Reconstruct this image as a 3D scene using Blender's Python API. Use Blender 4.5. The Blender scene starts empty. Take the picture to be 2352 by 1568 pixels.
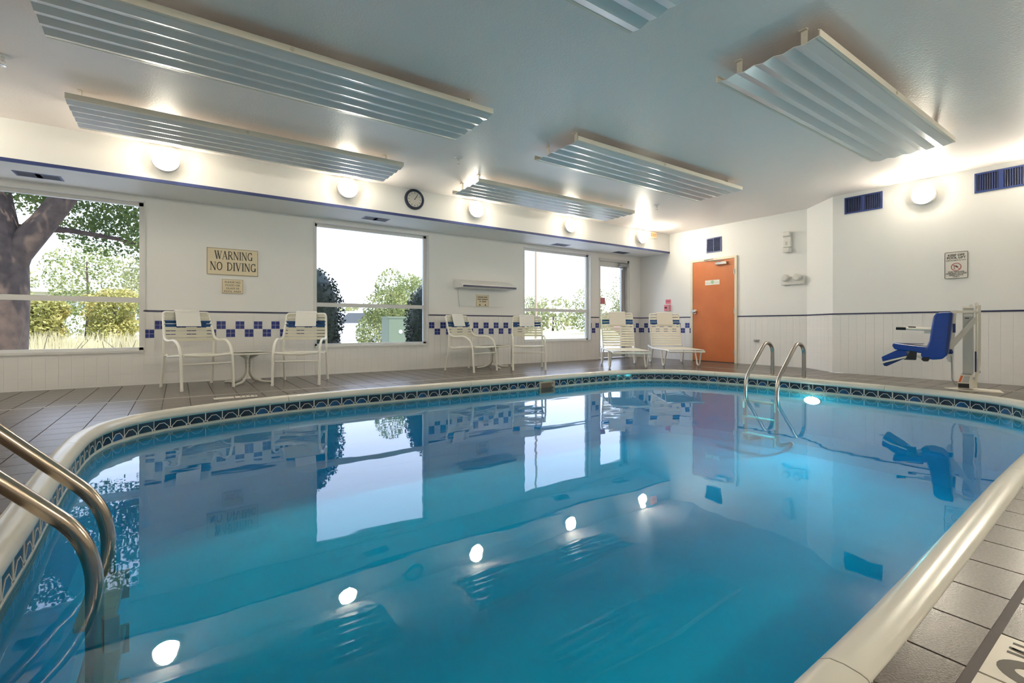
import bpy, bmesh, math, random
from mathutils import Vector, Matrix
random.seed(7)
R = math.radians
scene = bpy.context.scene
C = scene.collection

# ------------------------------------------------------------------ camera, world, sun, exposure
cam_d = bpy.data.cameras.new('camera'); cam = bpy.data.objects.new('camera', cam_d); C.objects.link(cam)
cam.location = (0, 0, 0.695); cam.rotation_euler = (R(90), 0, R(55.006 - 90))
cam_d.sensor_width = 36; cam_d.lens = 1092.3 / 2352 * 36; cam_d.shift_y = -35.5 / 2352
cam_d.clip_start = 0.02; cam_d.clip_end = 500
scene.camera = cam
vs = scene.view_settings
vs.view_transform = 'Standard'; vs.look = 'None'; vs.gamma = 1; vs.use_curve_mapping = False
vs.exposure = 1.2
LAMP = 80.0            # radiance of the lit wall lamps
LAMP_COL = (1.0, 0.92, 0.75)
POOL_LAMP = 135.0      # radiance of the underwater light
wd = bpy.data.worlds.new('sky'); scene.world = wd; wd.use_nodes = True
wn = wd.node_tree.nodes; wl = wd.node_tree.links; wn.clear()
w_out = wn.new('ShaderNodeOutputWorld'); w_bg = wn.new('ShaderNodeBackground')
w_tc = wn.new('ShaderNodeTexCoord'); w_sx = wn.new('ShaderNodeSeparateXYZ'); w_cr = wn.new('ShaderNodeValToRGB')
wl.new(w_tc.outputs['Generated'], w_sx.inputs[0]); wl.new(w_sx.outputs['Z'], w_cr.inputs[0])
wl.new(w_cr.outputs[0], w_bg.inputs[0]); wl.new(w_bg.outputs[0], w_out.inputs[0])
el = w_cr.color_ramp.elements
el[0].position = 0.0; el[0].color = (0.76, 0.82, 0.92, 1)
el[1].position = 1.0; el[1].color = (0.30, 0.52, 1.05, 1)
e2 = el.new(0.22); e2.color = (0.64, 0.74, 0.95, 1)
w_bg.inputs[1].default_value = 1.7
sun_d = bpy.data.lights.new('sun', 'SUN'); sun = bpy.data.objects.new('sun', sun_d); C.objects.link(sun)
sun_d.energy = 4.0; sun_d.angle = R(0.6); sun_d.color = (1.0, 0.95, 0.84)
sun.rotation_euler = Vector((-0.22, 0.44, -0.87)).to_track_quat('-Z', 'Y').to_euler()
sun.location = (0, -20, 30)

# ------------------------------------------------------------------ materials
MATS = {}
def node_mat(name):
    m = bpy.data.materials.new(name); m.use_nodes = True
    return m, m.node_tree.nodes, m.node_tree.links
def mat(name, col, rough=0.5, metal=0.0, var=0.0, vscale=8.0, bump=0.0, bscale=60.0, spec=0.5, col2=None, emit=0.0, detail=3.0):
    if name in MATS: return MATS[name]
    m, n, l = node_mat(name); b = n['Principled BSDF']
    b.inputs['Base Color'].default_value = (*col, 1); b.inputs['Roughness'].default_value = rough
    b.inputs['Metallic'].default_value = metal; b.inputs['Specular IOR Level'].default_value = spec
    if var > 0 or col2:
        tc = n.new('ShaderNodeTexCoord'); nz = n.new('ShaderNodeTexNoise'); cr = n.new('ShaderNodeValToRGB')
        nz.inputs['Scale'].default_value = vscale; nz.inputs['Detail'].default_value = detail
        l.new(tc.outputs['Object'], nz.inputs['Vector']); l.new(nz.outputs['Fac'], cr.inputs[0])
        c2 = col2 if col2 else tuple(max(0, c * (1 - var)) for c in col)
        cr.color_ramp.elements[0].position = 0.35; cr.color_ramp.elements[1].position = 0.65
        cr.color_ramp.elements[0].color = (*c2, 1); cr.color_ramp.elements[1].color = (*col, 1)
        l.new(cr.outputs[0], b.inputs['Base Color'])
    if bump > 0:
        tc2 = n.new('ShaderNodeTexCoord'); nb = n.new('ShaderNodeTexNoise'); bp = n.new('ShaderNodeBump')
        nb.inputs['Scale'].default_value = bscale; nb.inputs['Detail'].default_value = 2.0
        bp.inputs['Strength'].default_value = bump; bp.inputs['Distance'].default_value = 0.004
        l.new(tc2.outputs['Object'], nb.inputs['Vector']); l.new(nb.outputs['Fac'], bp.inputs['Height'])
        l.new(bp.outputs[0], b.inputs['Normal'])
    if emit > 0:
        b.inputs['Emission Color'].default_value = (*col, 1); b.inputs['Emission Strength'].default_value = emit
    MATS[name] = m
    return m
def glass_like(name, ior=1.45, tint=(1, 1, 1), bump=0.0, bscale=3.0, rough=0.0):
    m, n, l = node_mat(name); n.remove(n['Principled BSDF'])
    out = n['Material Output']; fr = n.new('ShaderNodeFresnel'); tr = n.new('ShaderNodeBsdfTransparent')
    gl = n.new('ShaderNodeBsdfGlossy'); mx = n.new('ShaderNodeMixShader')
    fr.inputs['IOR'].default_value = ior; tr.inputs[0].default_value = (*tint, 1); gl.inputs['Roughness'].default_value = rough
    gl.inputs[0].default_value = (1, 1, 1, 1)
    l.new(fr.outputs[0], mx.inputs[0]); l.new(tr.outputs[0], mx.inputs[1]); l.new(gl.outputs[0], mx.inputs[2])
    l.new(mx.outputs[0], out.inputs['Surface'])
    if bump > 0:
        tc = n.new('ShaderNodeTexCoord'); nb = n.new('ShaderNodeTexNoise'); bp = n.new('ShaderNodeBump')
        nb.inputs['Scale'].default_value = bscale; nb.inputs['Detail'].default_value = 1.0
        bp.inputs['Strength'].default_value = bump; bp.inputs['Distance'].default_value = 0.01
        l.new(tc.outputs['Object'], nb.inputs['Vector']); l.new(nb.outputs['Fac'], bp.inputs['Height'])
        l.new(bp.outputs[0], fr.inputs['Normal']); l.new(bp.outputs[0], gl.inputs['Normal'])
    MATS[name] = m
    return m
WALL = mat('wall_paint', (0.88, 0.88, 0.86), 0.55, bump=0.12, bscale=90)
CEIL = mat('ceiling_paint', (0.96, 0.885, 0.85), 0.42, bump=0.55, bscale=70)
WTILE = mat('white_wall_tile', (0.87, 0.86, 0.84), 0.22)
GROUT = mat('wall_grout', (0.62, 0.60, 0.56), 0.8)
BTILE = mat('cobalt_wall_tile', (0.030, 0.045, 0.26), 0.2, var=0.25, vscale=14)
NAVY = mat('navy_trim', (0.02, 0.025, 0.085), 0.3)
BLUETRIM = mat('blue_trim', (0.03, 0.05, 0.17), 0.35)
DTILE = mat('deck_tile', (0.155, 0.133, 0.114), 0.25, col2=(0.105, 0.09, 0.077), vscale=160, bump=0.10, bscale=220, detail=2, spec=0.3)
DGROUT = mat('deck_grout', (0.10, 0.085, 0.07), 0.8)
MARKW = mat('marker_tile_white', (0.62, 0.57, 0.48), 0.3)
MARKK = mat('marker_ink', (0.07, 0.06, 0.045), 0.5)
JOINTW = mat('pale_joint_caulk', (0.70, 0.66, 0.60), 0.25)
JOINTD = mat('dark_joint_caulk', (0.085, 0.07, 0.065), 0.6)
COPE = mat('coping_cream', (0.66, 0.635, 0.555), 0.25, var=0.06, vscale=3)
PLASTER = mat('pool_plaster', (0.30, 0.86, 0.98), 0.7, var=0.06, vscale=2)
TILEK = mat('waterline_dark', (0.010, 0.020, 0.034), 0.1, col2=(0.012, 0.045, 0.075), vscale=6)
TILEO = mat('waterline_blue', (0.012, 0.075, 0.19), 0.06, col2=(0.010, 0.03, 0.06), vscale=7)
TILEL = mat('waterline_lines', (0.62, 0.62, 0.55), 0.3)
STEEL = mat('stainless_tube', (0.50, 0.40, 0.31), 0.19, metal=1.0)
STEELF = mat('stainless_tube_dull', (0.50, 0.46, 0.42), 0.26, metal=1.0)
WHITEM = mat('white_powder_coat', (0.86, 0.84, 0.76), 0.3)
CREAMS = mat('cream_vinyl_strap', (0.84, 0.80, 0.66), 0.42)
BLUES = mat('blue_vinyl_strap', (0.012, 0.07, 0.22), 0.35)
TOWEL = mat('white_towel', (0.86, 0.85, 0.82), 0.9, bump=0.4, bscale=300)
TOWELC = mat('cream_towel', (0.80, 0.75, 0.66), 0.9, bump=0.4, bscale=300)
PANEL = mat('panel_white', (0.74, 0.74, 0.73), 0.24, spec=0.8)
PANELE = mat('panel_edge_cream', (0.78, 0.73, 0.62), 0.4)
VENTB = mat('blue_vent_enamel', (0.030, 0.060, 0.22), 0.35)
VENTK = mat('vent_dark', (0.006, 0.008, 0.022), 0.6)
DOORO = mat('orange_door_veneer', (0.60, 0.185, 0.055), 0.36, col2=(0.55, 0.16, 0.05), vscale=3)
FRAMEC = mat('cream_door_frame', (0.80, 0.72, 0.56), 0.4)
FRAMEW = mat('white_window_frame', (0.74, 0.74, 0.72), 0.4)
FRAMEG = mat('grey_aluminium', (0.42, 0.42, 0.42), 0.35, metal=0.5)
CHROME = mat('chrome', (0.80, 0.79, 0.76), 0.18, metal=1.0)
BLACKP = mat('black_plastic', (0.012, 0.012, 0.014), 0.45)
WHITEP = mat('white_plastic', (0.78, 0.77, 0.73), 0.4)
SIGNC = mat('cream_sign', (0.80, 0.70, 0.50), 0.45)
SIGNE = mat('sign_edge', (0.36, 0.28, 0.15), 0.5)
SIGNK = mat('sign_ink', (0.045, 0.04, 0.03), 0.5)
SIGNW = mat('white_sign', (0.78, 0.76, 0.70), 0.4)
SIGNR = mat('red_ink', (0.42, 0.06, 0.05), 0.5)
PINK = mat('red_notice', (0.78, 0.22, 0.28), 0.5)
GREENI = mat('green_ink', (0.30, 0.50, 0.28), 0.5)
LIFTW = mat('lift_cream_coat', (0.80, 0.75, 0.64), 0.35)
LIFTG = mat('lift_grey_panel', (0.52, 0.52, 0.48), 0.35)
LIFTB = mat('lift_blue_plastic', (0.006, 0.05, 0.29), 0.3)
LIFTN = mat('lift_navy_plastic', (0.008, 0.03, 0.14), 0.35)
ORANGE = mat('orange_warning_label', (0.75, 0.16, 0.05), 0.5)
CLOCKF = mat('clock_face', (0.62, 0.60, 0.55), 0.5)
EXITG = mat('exit_sign_glow', (1.0, 0.42, 0.20), 0.5, emit=0.45)
LAMPM = mat('lamp_glow', LAMP_COL, 0.4, emit=LAMP)
LAMPW = mat('lamp_wire', (0.62, 0.58, 0.48), 0.4)
TREAD = mat('ladder_tread_plastic', (0.80, 0.80, 0.70), 0.5)
GLASS = glass_like('window_glass', 1.12)
BARK = mat('bark', (0.085, 0.058, 0.042), 0.9, col2=(0.05, 0.034, 0.026), vscale=9, bump=1.0, bscale=14)
LAWN = mat('lawn', (0.40, 0.38, 0.19), 0.9, col2=(0.28, 0.30, 0.12), vscale=0.35)
ASPH = mat('pavement', (0.45, 0.44, 0.43), 0.9)
STONE = mat('exterior_wall', (0.45, 0.42, 0.38), 0.8)
BRICKM = mat('brick_red', (0.22, 0.11, 0.085), 0.8)
SIDING = mat('pale_siding', (0.50, 0.49, 0.47), 0.7)
ROOFM = mat('roof_grey', (0.45, 0.43, 0.42), 0.8)
CARW = mat('white_car_paint', (0.55, 0.56, 0.57), 0.25)
CARR = mat('maroon_car_paint', (0.30, 0.09, 0.12), 0.3)
TYRE = mat('tyre', (0.03, 0.03, 0.035), 0.7)
CABG = mat('pale_green_enamel', (0.12, 0.155, 0.10), 0.5)
def leaf(name, c1, c2, scale=1.2, trans=0.35):
    m, n, l = node_mat(name); b = n['Principled BSDF']
    tc = n.new('ShaderNodeTexCoord'); nz = n.new('ShaderNodeTexNoise'); cr = n.new('ShaderNodeValToRGB')
    nz.inputs['Scale'].default_value = scale; nz.inputs['Detail'].default_value = 6
    l.new(tc.outputs['Object'], nz.inputs['Vector']); l.new(nz.outputs['Fac'], cr.inputs[0])
    cr.color_ramp.elements[0].position = 0.38; cr.color_ramp.elements[1].position = 0.62
    cr.color_ramp.elements[0].color = (*c1, 1); cr.color_ramp.elements[1].color = (*c2, 1)
    l.new(cr.outputs[0], b.inputs['Base Color']); b.inputs['Roughness'].default_value = 0.6
    tl = n.new('ShaderNodeBsdfTranslucent'); mx = n.new('ShaderNodeMixShader'); mx.inputs[0].default_value = trans
    l.new(cr.outputs[0], tl.inputs[0]); l.new(b.outputs[0], mx.inputs[1]); l.new(tl.outputs[0], mx.inputs[2])
    l.new(mx.outputs[0], n['Material Output'].inputs['Surface'])
    MATS[name] = m
    return m
LEAF_OAK = leaf('leaf_green', (0.065, 0.11, 0.022), (0.13, 0.17, 0.04))
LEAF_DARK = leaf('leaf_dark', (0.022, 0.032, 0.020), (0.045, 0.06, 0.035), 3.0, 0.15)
LEAF_LIT = leaf('leaf_yellow_green', (0.14, 0.18, 0.05), (0.30, 0.31, 0.11), 2.0)
LEAF_GOLD = leaf('leaf_gold', (0.30, 0.29, 0.08), (0.44, 0.37, 0.12), 1.0)
LEAF_PALE = leaf('leaf_pale_olive', (0.22, 0.25, 0.11), (0.38, 0.36, 0.18), 0.8)
GRASSY = leaf('tall_grass', (0.38, 0.33, 0.18), (0.52, 0.46, 0.26), 0.6)

# ------------------------------------------------------------------ mesh helpers
class MB:
    def __init__(s): s.v = []; s.f = []; s.m = []; s.mi = 0
    def face(s, idx): s.f.append(tuple(idx)); s.m.append(s.mi)
    def box(s, a, b):
        x0, y0, z0 = a; x1, y1, z1 = b; k = len(s.v)
        s.v += [(x0,y0,z0),(x1,y0,z0),(x1,y1,z0),(x0,y1,z0),(x0,y0,z1),(x1,y0,z1),(x1,y1,z1),(x0,y1,z1)]
        for q in ((0,3,2,1),(4,5,6,7),(0,1,5,4),(1,2,6,5),(2,3,7,6),(3,0,4,7)): s.face([k+i for i in q])
        return s
    def cbox(s, c, d, rot=None):
        k = len(s.v); h = [x/2 for x in d]
        M = rot if rot else Matrix.Identity(3)
        for sx, sy, sz in ((-1,-1,-1),(1,-1,-1),(1,1,-1),(-1,1,-1),(-1,-1,1),(1,-1,1),(1,1,1),(-1,1,1)):
            p = M @ Vector((sx*h[0], sy*h[1], sz*h[2])); s.v.append((c[0]+p.x, c[1]+p.y, c[2]+p.z))
        for q in ((0,3,2,1),(4,5,6,7),(0,1,5,4),(1,2,6,5),(2,3,7,6),(3,0,4,7)): s.face([k+i for i in q])
        return s
    def prism(s, poly, ax, a0, a1):
        # poly: 2D points; ax: axis normal ('x','y','z')
        def P(p, t): return {'x': (t, p[0], p[1]), 'y': (p[0], t, p[1]), 'z': (p[0], p[1], t)}[ax]
        k = len(s.v); n = len(poly)
        s.v += [P(p, a0) for p in poly] + [P(p, a1) for p in poly]
        s.face([k+i for i in range(n)][::-1]); s.face([k+n+i for i in range(n)])
        for i in range(n): j = (i+1) % n; s.face([k+i, k+j, k+n+j, k+n+i])
        return s
    def tube(s, path, r, n=10, closed=False, cap=True, sq=None):
        pts = [Vector(p) for p in path]; N = len(pts); k = len(s.v)
        rr = r if isinstance(r, (list, tuple)) else [r]*N
        prev = None
        for i, p in enumerate(pts):
            if closed: t = pts[(i+1) % N] - pts[i-1]
            else: t = pts[min(i+1, N-1)] - pts[max(i-1, 0)]
            t.normalize()
            if prev is None:
                u = t.orthogonal().normalized()
            else:
                u = prev - t * prev.dot(t)
                u = u.normalized() if u.length > 1e-6 else t.orthogonal().normalized()
            prev = u; w = t.cross(u)
            for j in range(n):
                a = 2*math.pi*j/n; q = p + (u*math.cos(a) + w*math.sin(a))*rr[i]; s.v.append(tuple(q))
        for i in range(N if closed else N-1):
            i2 = (i+1) % N
            for j in range(n):
                j2 = (j+1) % n; s.face([k+i*n+j, k+i*n+j2, k+i2*n+j2, k+i2*n+j])
        if cap and not closed:
            s.face([k+j for j in range(n)][::-1]); s.face([k+(N-1)*n+j for j in range(n)])
        return s
    def lathe(s, prof, n=24, c=(0,0,0), ax='z'):
        # prof list of (r, h)
        k = len(s.v); N = len(prof)
        for (r, h) in prof:
            for j in range(n):
                a = 2*math.pi*j/n; x, y = r*math.cos(a), r*math.sin(a)
                p = {'z': (x, y, h), 'y': (x, h, y), 'x': (h, x, y)}[ax]
                s.v.append((c[0]+p[0], c[1]+p[1], c[2]+p[2]))
        for i in range(N-1):
            for j in range(n):
                j2 = (j+1) % n; s.face([k+i*n+j, k+i*n+j2, k+(i+1)*n+j2, k+(i+1)*n+j])
        s.face([k+j for j in range(n)][::-1]); s.face([k+(N-1)*n+j for j in range(n)])
        return s
    def mesh(s, name, mats, smooth=False):
        me = bpy.data.meshes.new(name); me.from_pydata(s.v, [], s.f)
        for m in (mats if isinstance(mats, (list, tuple)) else [mats]): me.materials.append(m)
        if any(s.m): me.polygons.foreach_set('material_index', s.m)
        bm = bmesh.new(); bm.from_mesh(me); bmesh.ops.recalc_face_normals(bm, faces=bm.faces)
        if smooth:
            for f in bm.faces: f.smooth = len(f.verts) <= 4
            for e in bm.edges:
                if len(e.link_faces) == 2 and e.calc_face_angle(0) > R(42): e.smooth = False
        bm.to_mesh(me); bm.free()
        return me
    def build(s, name, mats, parent=None, smooth=False, loc=None, rot=None):
        return obj(name, s.mesh(name, mats, smooth), parent, loc, rot)
def obj(name, me, parent=None, loc=None, rot=None, scale=None):
    o = bpy.data.objects.new(name, me); C.objects.link(o)
    if parent: o.parent = parent
    if loc: o.location = loc
    if rot: o.rotation_euler = rot
    if scale: o.scale = scale
    return o
def bevel(o, w=0.005, seg=2):
    m = o.modifiers.new('bevel', 'BEVEL'); m.width = w; m.segments = seg; m.limit_method = 'ANGLE'; m.angle_limit = R(40)
    return o
def thing(name, label, cat, loc=(0,0,0), rz=0.0, group=None, rot=None):
    o = bpy.data.objects.new(name, None); C.objects.link(o); o.empty_display_size = 0.1
    o.location = loc; o.rotation_euler = rot if rot else (0, 0, rz)
    return tag(o, label, cat, group)
def tag(o, label, cat, group=None, kind=None):
    o['label'] = label; o['category'] = cat
    if group: o['group'] = group
    if kind: o['kind'] = kind
    return o
def struct(o, label=None):
    o['kind'] = 'structure'
    if label: o['label'] = label
    return o
def copy_tree(o, parent=None):
    c = o.copy(); C.objects.link(c); c.parent = parent
    for ch in list(o.children): copy_tree(ch, c)
    return c
def arc(c, r, a0, a1, n, plane='xz', off=0.0):
    out = []
    for i in range(n+1):
        a = R(a0 + (a1-a0)*i/n); p, q = c[0]+r*math.cos(a), c[1]+r*math.sin(a)
        out.append({'xz': (p, off, q), 'yz': (off, p, q), 'xy': (p, q, off)}[plane])
    return out
def fillet(path, r, n=6):
    P = [Vector(p) for p in path]; out = [tuple(P[0])]
    for i in range(1, len(P)-1):
        a, b, c = P[i-1], P[i], P[i+1]; d1 = (a-b); d2 = (c-b)
        rr = min(r, d1.length*0.49, d2.length*0.49); p0 = b + d1.normalized()*rr; p1 = b + d2.normalized()*rr
        for k in range(n+1):
            t = k/n; q = p0*(1-t)**2 + b*2*t*(1-t) + p1*t*t; out.append(tuple(q))
    out.append(tuple(P[-1]))
    return out
def text_mesh(s, size, align='CENTER', bold=0.0, xs=1.0):
    cu = bpy.data.curves.new('lettering', 'FONT'); cu.body = s; cu.size = size; cu.align_x = align
    cu.offset = bold; cu.extrude = 0.0006
    o = bpy.data.objects.new('tmp', cu); C.objects.link(o)
    dg = bpy.context.evaluated_depsgraph_get(); me = bpy.data.meshes.new_from_object(o.evaluated_get(dg))
    bpy.data.objects.remove(o); bpy.data.curves.remove(cu)
    if xs != 1.0:
        for v in me.vertices: v.co.x *= xs
    me.name = 'lettering'
    return me
def lettering(s, size, m, parent, loc, rot=(R(90), 0, 0), bold=0.0, xs=1.0, align='CENTER'):
    me = text_mesh(s, size, align, bold, xs); me.materials.clear(); me.materials.append(m)
    return obj('lettering', me, parent, loc, rot)

# ------------------------------------------------------------------ room dimensions
BW, BS, AD, AR = 7.125, 6.347, 8.524, 8.043          # window wall, soffit face, door wall, right wall
ZC, ZS = 2.636, 2.237                               # ceiling, soffit underside
XL, YN = -2.6, -1.75                                # left wall, near wall
WT = 0.16                                           # window wall thickness
DADO = 0.865
P = 0.105                                           # wall tile pitch
WINS = [(-2.08, -0.345), (1.575, 3.319), (5.272, 6.966)]
WZ0, WZ1 = 0.405, 2.165
GD = (7.215, 8.165, 2.13)                           # glazed door x0, x1, top
WATER = -0.152

# pool outline (outer edge of the coping), counter-clockwise
ctrl = [(1.1,.358),(2.1,.386),(3.0,.419),(4.2,.45),(5.3,.50),(6.0,.64),(6.42,.92),(6.64,1.32),(6.74,2.0),(6.76,2.9),(6.73,3.55),
        (6.63,4.12),(6.40,4.66),(6.02,4.99),(5.45,5.14),(4.3,5.17),(2.3,5.21),(1.2,5.20),(.72,5.14),(.2,4.99),(-.26,4.74),(-.46,4.47),(-.545,4.15),
        (-.568,3.65),(-.556,3.0),(-.535,2.45),(-.52,1.8),(-.47,1.2),(-.30,.76),(.05,.48),(.5,.37)]
def catmull(pts, n=8):
    out = []; N = len(pts)
    for i in range(N):
        p0, p1, p2, p3 = [Vector(pts[(i+k) % N]) for k in (-1, 0, 1, 2)]
        # centripetal-ish: chord parametrised Hermite
        d01, d12, d23 = [max((b-a).length, 1e-4)**0.5 for a, b in ((p0,p1),(p1,p2),(p2,p3))]
        m1 = (p1-p0)/d01 - (p2-p0)/(d01+d12) + (p2-p1)/d12
        m2 = (p2-p1)/d12 - (p3-p1)/(d12+d23) + (p3-p2)/d23
        m1 *= d12; m2 *= d12
        for k in range(n):
            t = k/n; t2 = t*t; t3 = t2*t
            q = p1*(2*t3-3*t2+1) + m1*(t3-2*t2+t) + p2*(-2*t3+3*t2) + m2*(t3-t2); out.append((q.x, q.y))
    return out
def resample(pts, step):
    N = len(pts); seg = [math.dist(pts[i], pts[(i+1) % N]) for i in range(N)]; L = sum(seg)
    M = round(L/step); out = []; i = 0; acc = 0.0
    for k in range(M):
        s = L*k/M
        while acc + seg[i] < s: acc += seg[i]; i += 1
        t = (s-acc)/seg[i]; a, b = pts[i], pts[(i+1) % N]; out.append((a[0]+(b[0]-a[0])*t, a[1]+(b[1]-a[1])*t))
    return out, L/M
OUT, STEP = resample(catmull(ctrl), 0.06)
NO = len(OUT)
NRM = []
for i in range(NO):
    a, b = OUT[i-2], OUT[(i+2) % NO]; t = Vector((b[0]-a[0], b[1]-a[1])).normalized(); NRM.append((-t.y, t.x))   # inward (ccw)
def off(i, d): i %= NO; return (OUT[i][0] + NRM[i][0]*d, OUT[i][1] + NRM[i][1]*d)
def loop(d): return [off(i, d) for i in range(NO)]
def inside(x, y, poly):
    c = False; n = len(poly); j = n-1
    for i in range(n):
        xi, yi = poly[i]; xj, yj = poly[j]
        if (yi > y) != (yj > y) and x < (xj-xi)*(y-yi)/(yj-yi)+xi: c = not c
        j = i
    return c

# ------------------------------------------------------------------ floor slab and deck tiles
MID = loop(0.045)
def ring_slab(name, outer, hole, z, m, parent=None):
    bm = bmesh.new(); es = []
    for pts in (outer, hole):
        vv = [bm.verts.new((p[0], p[1], z)) for p in pts]
        es += [bm.edges.new((vv[i], vv[(i+1) % len(vv)])) for i in range(len(vv))]
    bmesh.ops.triangle_fill(bm, use_beauty=True, use_dissolve=False, edges=es, normal=(0, 0, 1))
    for f in bm.faces:
        if f.normal.z < 0: f.normal_flip()
    me = bpy.data.meshes.new(name); bm.to_mesh(me); bm.free(); me.materials.append(m)
    return obj(name, me, parent)
room = [(XL, YN), (AR, YN), (AR, 3.09), (AD, 3.655), (AD, BW), (GD[1], BW), (GD[1], BW+.14), (GD[0], BW+.14), (GD[0], BW), (XL, BW)]
floor = struct(ring_slab('floor', room, MID, -0.004, DGROUT), 'taupe ceramic tile pool deck with dark joints')
PX, PY = 0.2055, 0.2073
X0, Y0 = 1.318, 0.255
def clip(poly, p, n):   # keep side where (q-p).n >= 0
    out = []; L = len(poly)
    for i in range(L):
        a, b = poly[i], poly[(i+1) % L]
        da = (a[0]-p[0])*n[0]+(a[1]-p[1])*n[1]; db = (b[0]-p[0])*n[0]+(b[1]-p[1])*n[1]
        if da >= 0: out.append(a)
        if (da >= 0) != (db >= 0):
            t = da/(da-db); out.append((a[0]+(b[0]-a[0])*t, a[1]+(b[1]-a[1])*t))
    return out
def area(p): return 0.5*abs(sum(p[i][0]*p[(i+1) % len(p)][1]-p[(i+1) % len(p)][0]*p[i][1] for i in range(len(p))))
JOINTS_Y = [5.64]; JOINT_X = 7.30
tile_me = MB().box((-.5,-.5,-1), (.5,.5,0)).mesh('deck_tile', DTILE)
whole = []; cut = []; G = 0.0032
for i in range(-20, 37):
    for j in range(-11, 36):
        x0, x1 = X0+i*PX+G, X0+(i+1)*PX-G; y0, y1 = Y0+j*PY+G, Y0+(j+1)*PY-G
        if j == 0: y0 = Y0+0.009                                     # wide joint along the near coping
        if j == -1: y1 = Y0-0.009
        if j == 25: y1 -= 0.004
        if j == 26: y0 += 0.004
        if x1 < XL or y1 < YN or x0 > AD or y0 > BW: continue
        x0, x1, y0, y1 = max(x0, XL), min(x1, AD), max(y0, YN), min(y1, BW)
        if x1-x0 < .01 or y1-y0 < .01: continue
        if (i, j) in ((0, -1), (-1, -1)): continue                    # marker tiles
        cx, cy = (x0+x1)/2, (y0+y1)/2
        poly = [(x0,y0),(x1,y0),(x1,y1),(x0,y1)]; changed = False
        if cx > 7.8:                                                  # right wall and its splayed corner
            if cy < 3.2 and x1 > AR: poly = clip(poly, (AR, 0), (-1, 0)); changed = True
            poly2 = clip(poly, (AR, 3.09), (-.7615, .6482)) if cy > 2.9 and cy < 3.9 else poly
            if len(poly2) != len(poly) or poly2 != poly: poly = poly2; changed = True
            if len(poly) < 3: continue
        ins = [inside(p[0], p[1], MID) for p in poly]
        near = min(range(0, NO, 2), key=lambda k: (OUT[k][0]-cx)**2+(OUT[k][1]-cy)**2)
        if inside(cx, cy, MID) and math.dist(MID[near], (cx, cy)) > 0.16: continue
        if any(ins) or math.dist(MID[near], (cx, cy)) < 0.10:
            n = NRM[near]; poly = clip(poly, MID[near], (-n[0], -n[1])); changed = True
            if len(poly) < 3 or area(poly) < 0.0012: continue
        d = math.hypot(cx, cy)
        fx = cx*math.cos(R(55))+cy*math.sin(R(55)); rx = cx*math.sin(R(55))-cy*math.cos(R(55))
        vis = fx > 0.3 and abs(rx/fx) < 1.15 and (0.695/fx < 0.80)
        (cut if changed else whole).append((0 if vis else 1, d, poly, (x0, x1, y0, y1)))
allt = sorted([(t[0], t[1], t[2], t[3], 0) for t in whole] + [(t[0], t[1], t[2], t[3], 1) for t in cut], key=lambda t: (t[0], t[1]))
rest = MB()
for k, (v, d, poly, rc, iscut) in enumerate(allt):
    if k < 300:
        if iscut:
            cx = sum(p[0] for p in poly)/len(poly); cy = sum(p[1] for p in poly)/len(poly)
            MB().prism([(p[0]-cx, p[1]-cy) for p in poly], 'z', -.012, 0).build('deck_tile', DTILE, floor, loc=(cx, cy, 0))
        else:
            x0, x1, y0, y1 = rc
            obj('deck_tile', tile_me, floor, ((x0+x1)/2, (y0+y1)/2, 0), None, (x1-x0, y1-y0, .012))
    else: rest.prism(poly, 'z', -.012, 0)
o = rest.build('deck_tile_field', DTILE, floor); o['kind'] = 'stuff'
# joint caulk strips
MB().box((XL, 5.64-.007, -.006), (AD-.3, 5.64+.007, .0008)).build('joint_strip', JOINTW, floor)
MB().box((7.30-.008, -1.2, -.006), (7.30+.008, 5.63, .0008)).build('joint_strip', JOINTW, floor)
MB().box((-.4, Y0-.009, -.006), (AR, Y0+.009, -.0006)).build('joint_strip', JOINTD, floor)
# depth marker tiles set in the deck
def marker(x0, x1, y0, y1, glyphs):
    b = MB().box((x0, y0, -.012), (x1, y1, .0002)).build('marker_tile', MARKW, floor)
    b['label'] = 'white marker tile with dark lettering'
    return b
mk = marker(X0+G, X0+PX-G, Y0-PY+G, Y0-.009, None)
def flat(parent, polys, z, m, name='lettering'):
    b = MB()
    for p in polys: b.prism(p, 'z', z, z+.0006)
    return b.build(name, m, parent)
def stroke(a, b_, w):
    d = Vector((b_[0]-a[0], b_[1]-a[1])).normalized(); n = Vector((-d.y, d.x))*w/2
    return [(a[0]-n.x, a[1]-n.y), (b_[0]-n.x, b_[1]-n.y), (b_[0]+n.x, b_[1]+n.y), (a[0]+n.x, a[1]+n.y)]
def ringpoly(cx, cy, rx, ry, ix, iy, n=28):
    out = []
    for k in range(n):
        a0, a1 = 2*math.pi*k/n, 2*math.pi*(k+1)/n
        out.append([(cx+rx*math.cos(a0), cy+ry*math.sin(a0)), (cx+rx*math.cos(a1), cy+ry*math.sin(a1)), (cx+ix*math.cos(a1), cy+iy*math.sin(a1)), (cx+ix*math.cos(a0), cy+iy*math.sin(a0))])
    return out
flat(mk, [stroke((1.497, .224), (1.497, .152), .009), stroke((1.472, .226), (1.472, .152), .009), stroke((1.470, .222), (1.452, .156), .010), stroke((1.450, .226), (1.450, .152), .009)]
     + ringpoly(1.385, .165, .052, .066, .022, .040), .0002, MARKK)
mk2 = marker(X0-PX+G, X0-G, Y0-PY+G, Y0-.009, None)
flat(mk2, [stroke((1.285, .20), (1.285, .11), .018), stroke((1.245, .20), (1.245, .11), .018)], .0002, MARKK)
for x0, x1 in ((.27, .44), (.45, .64)):
    q = marker(x0, x1, 5.30, 5.43, None)
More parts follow.
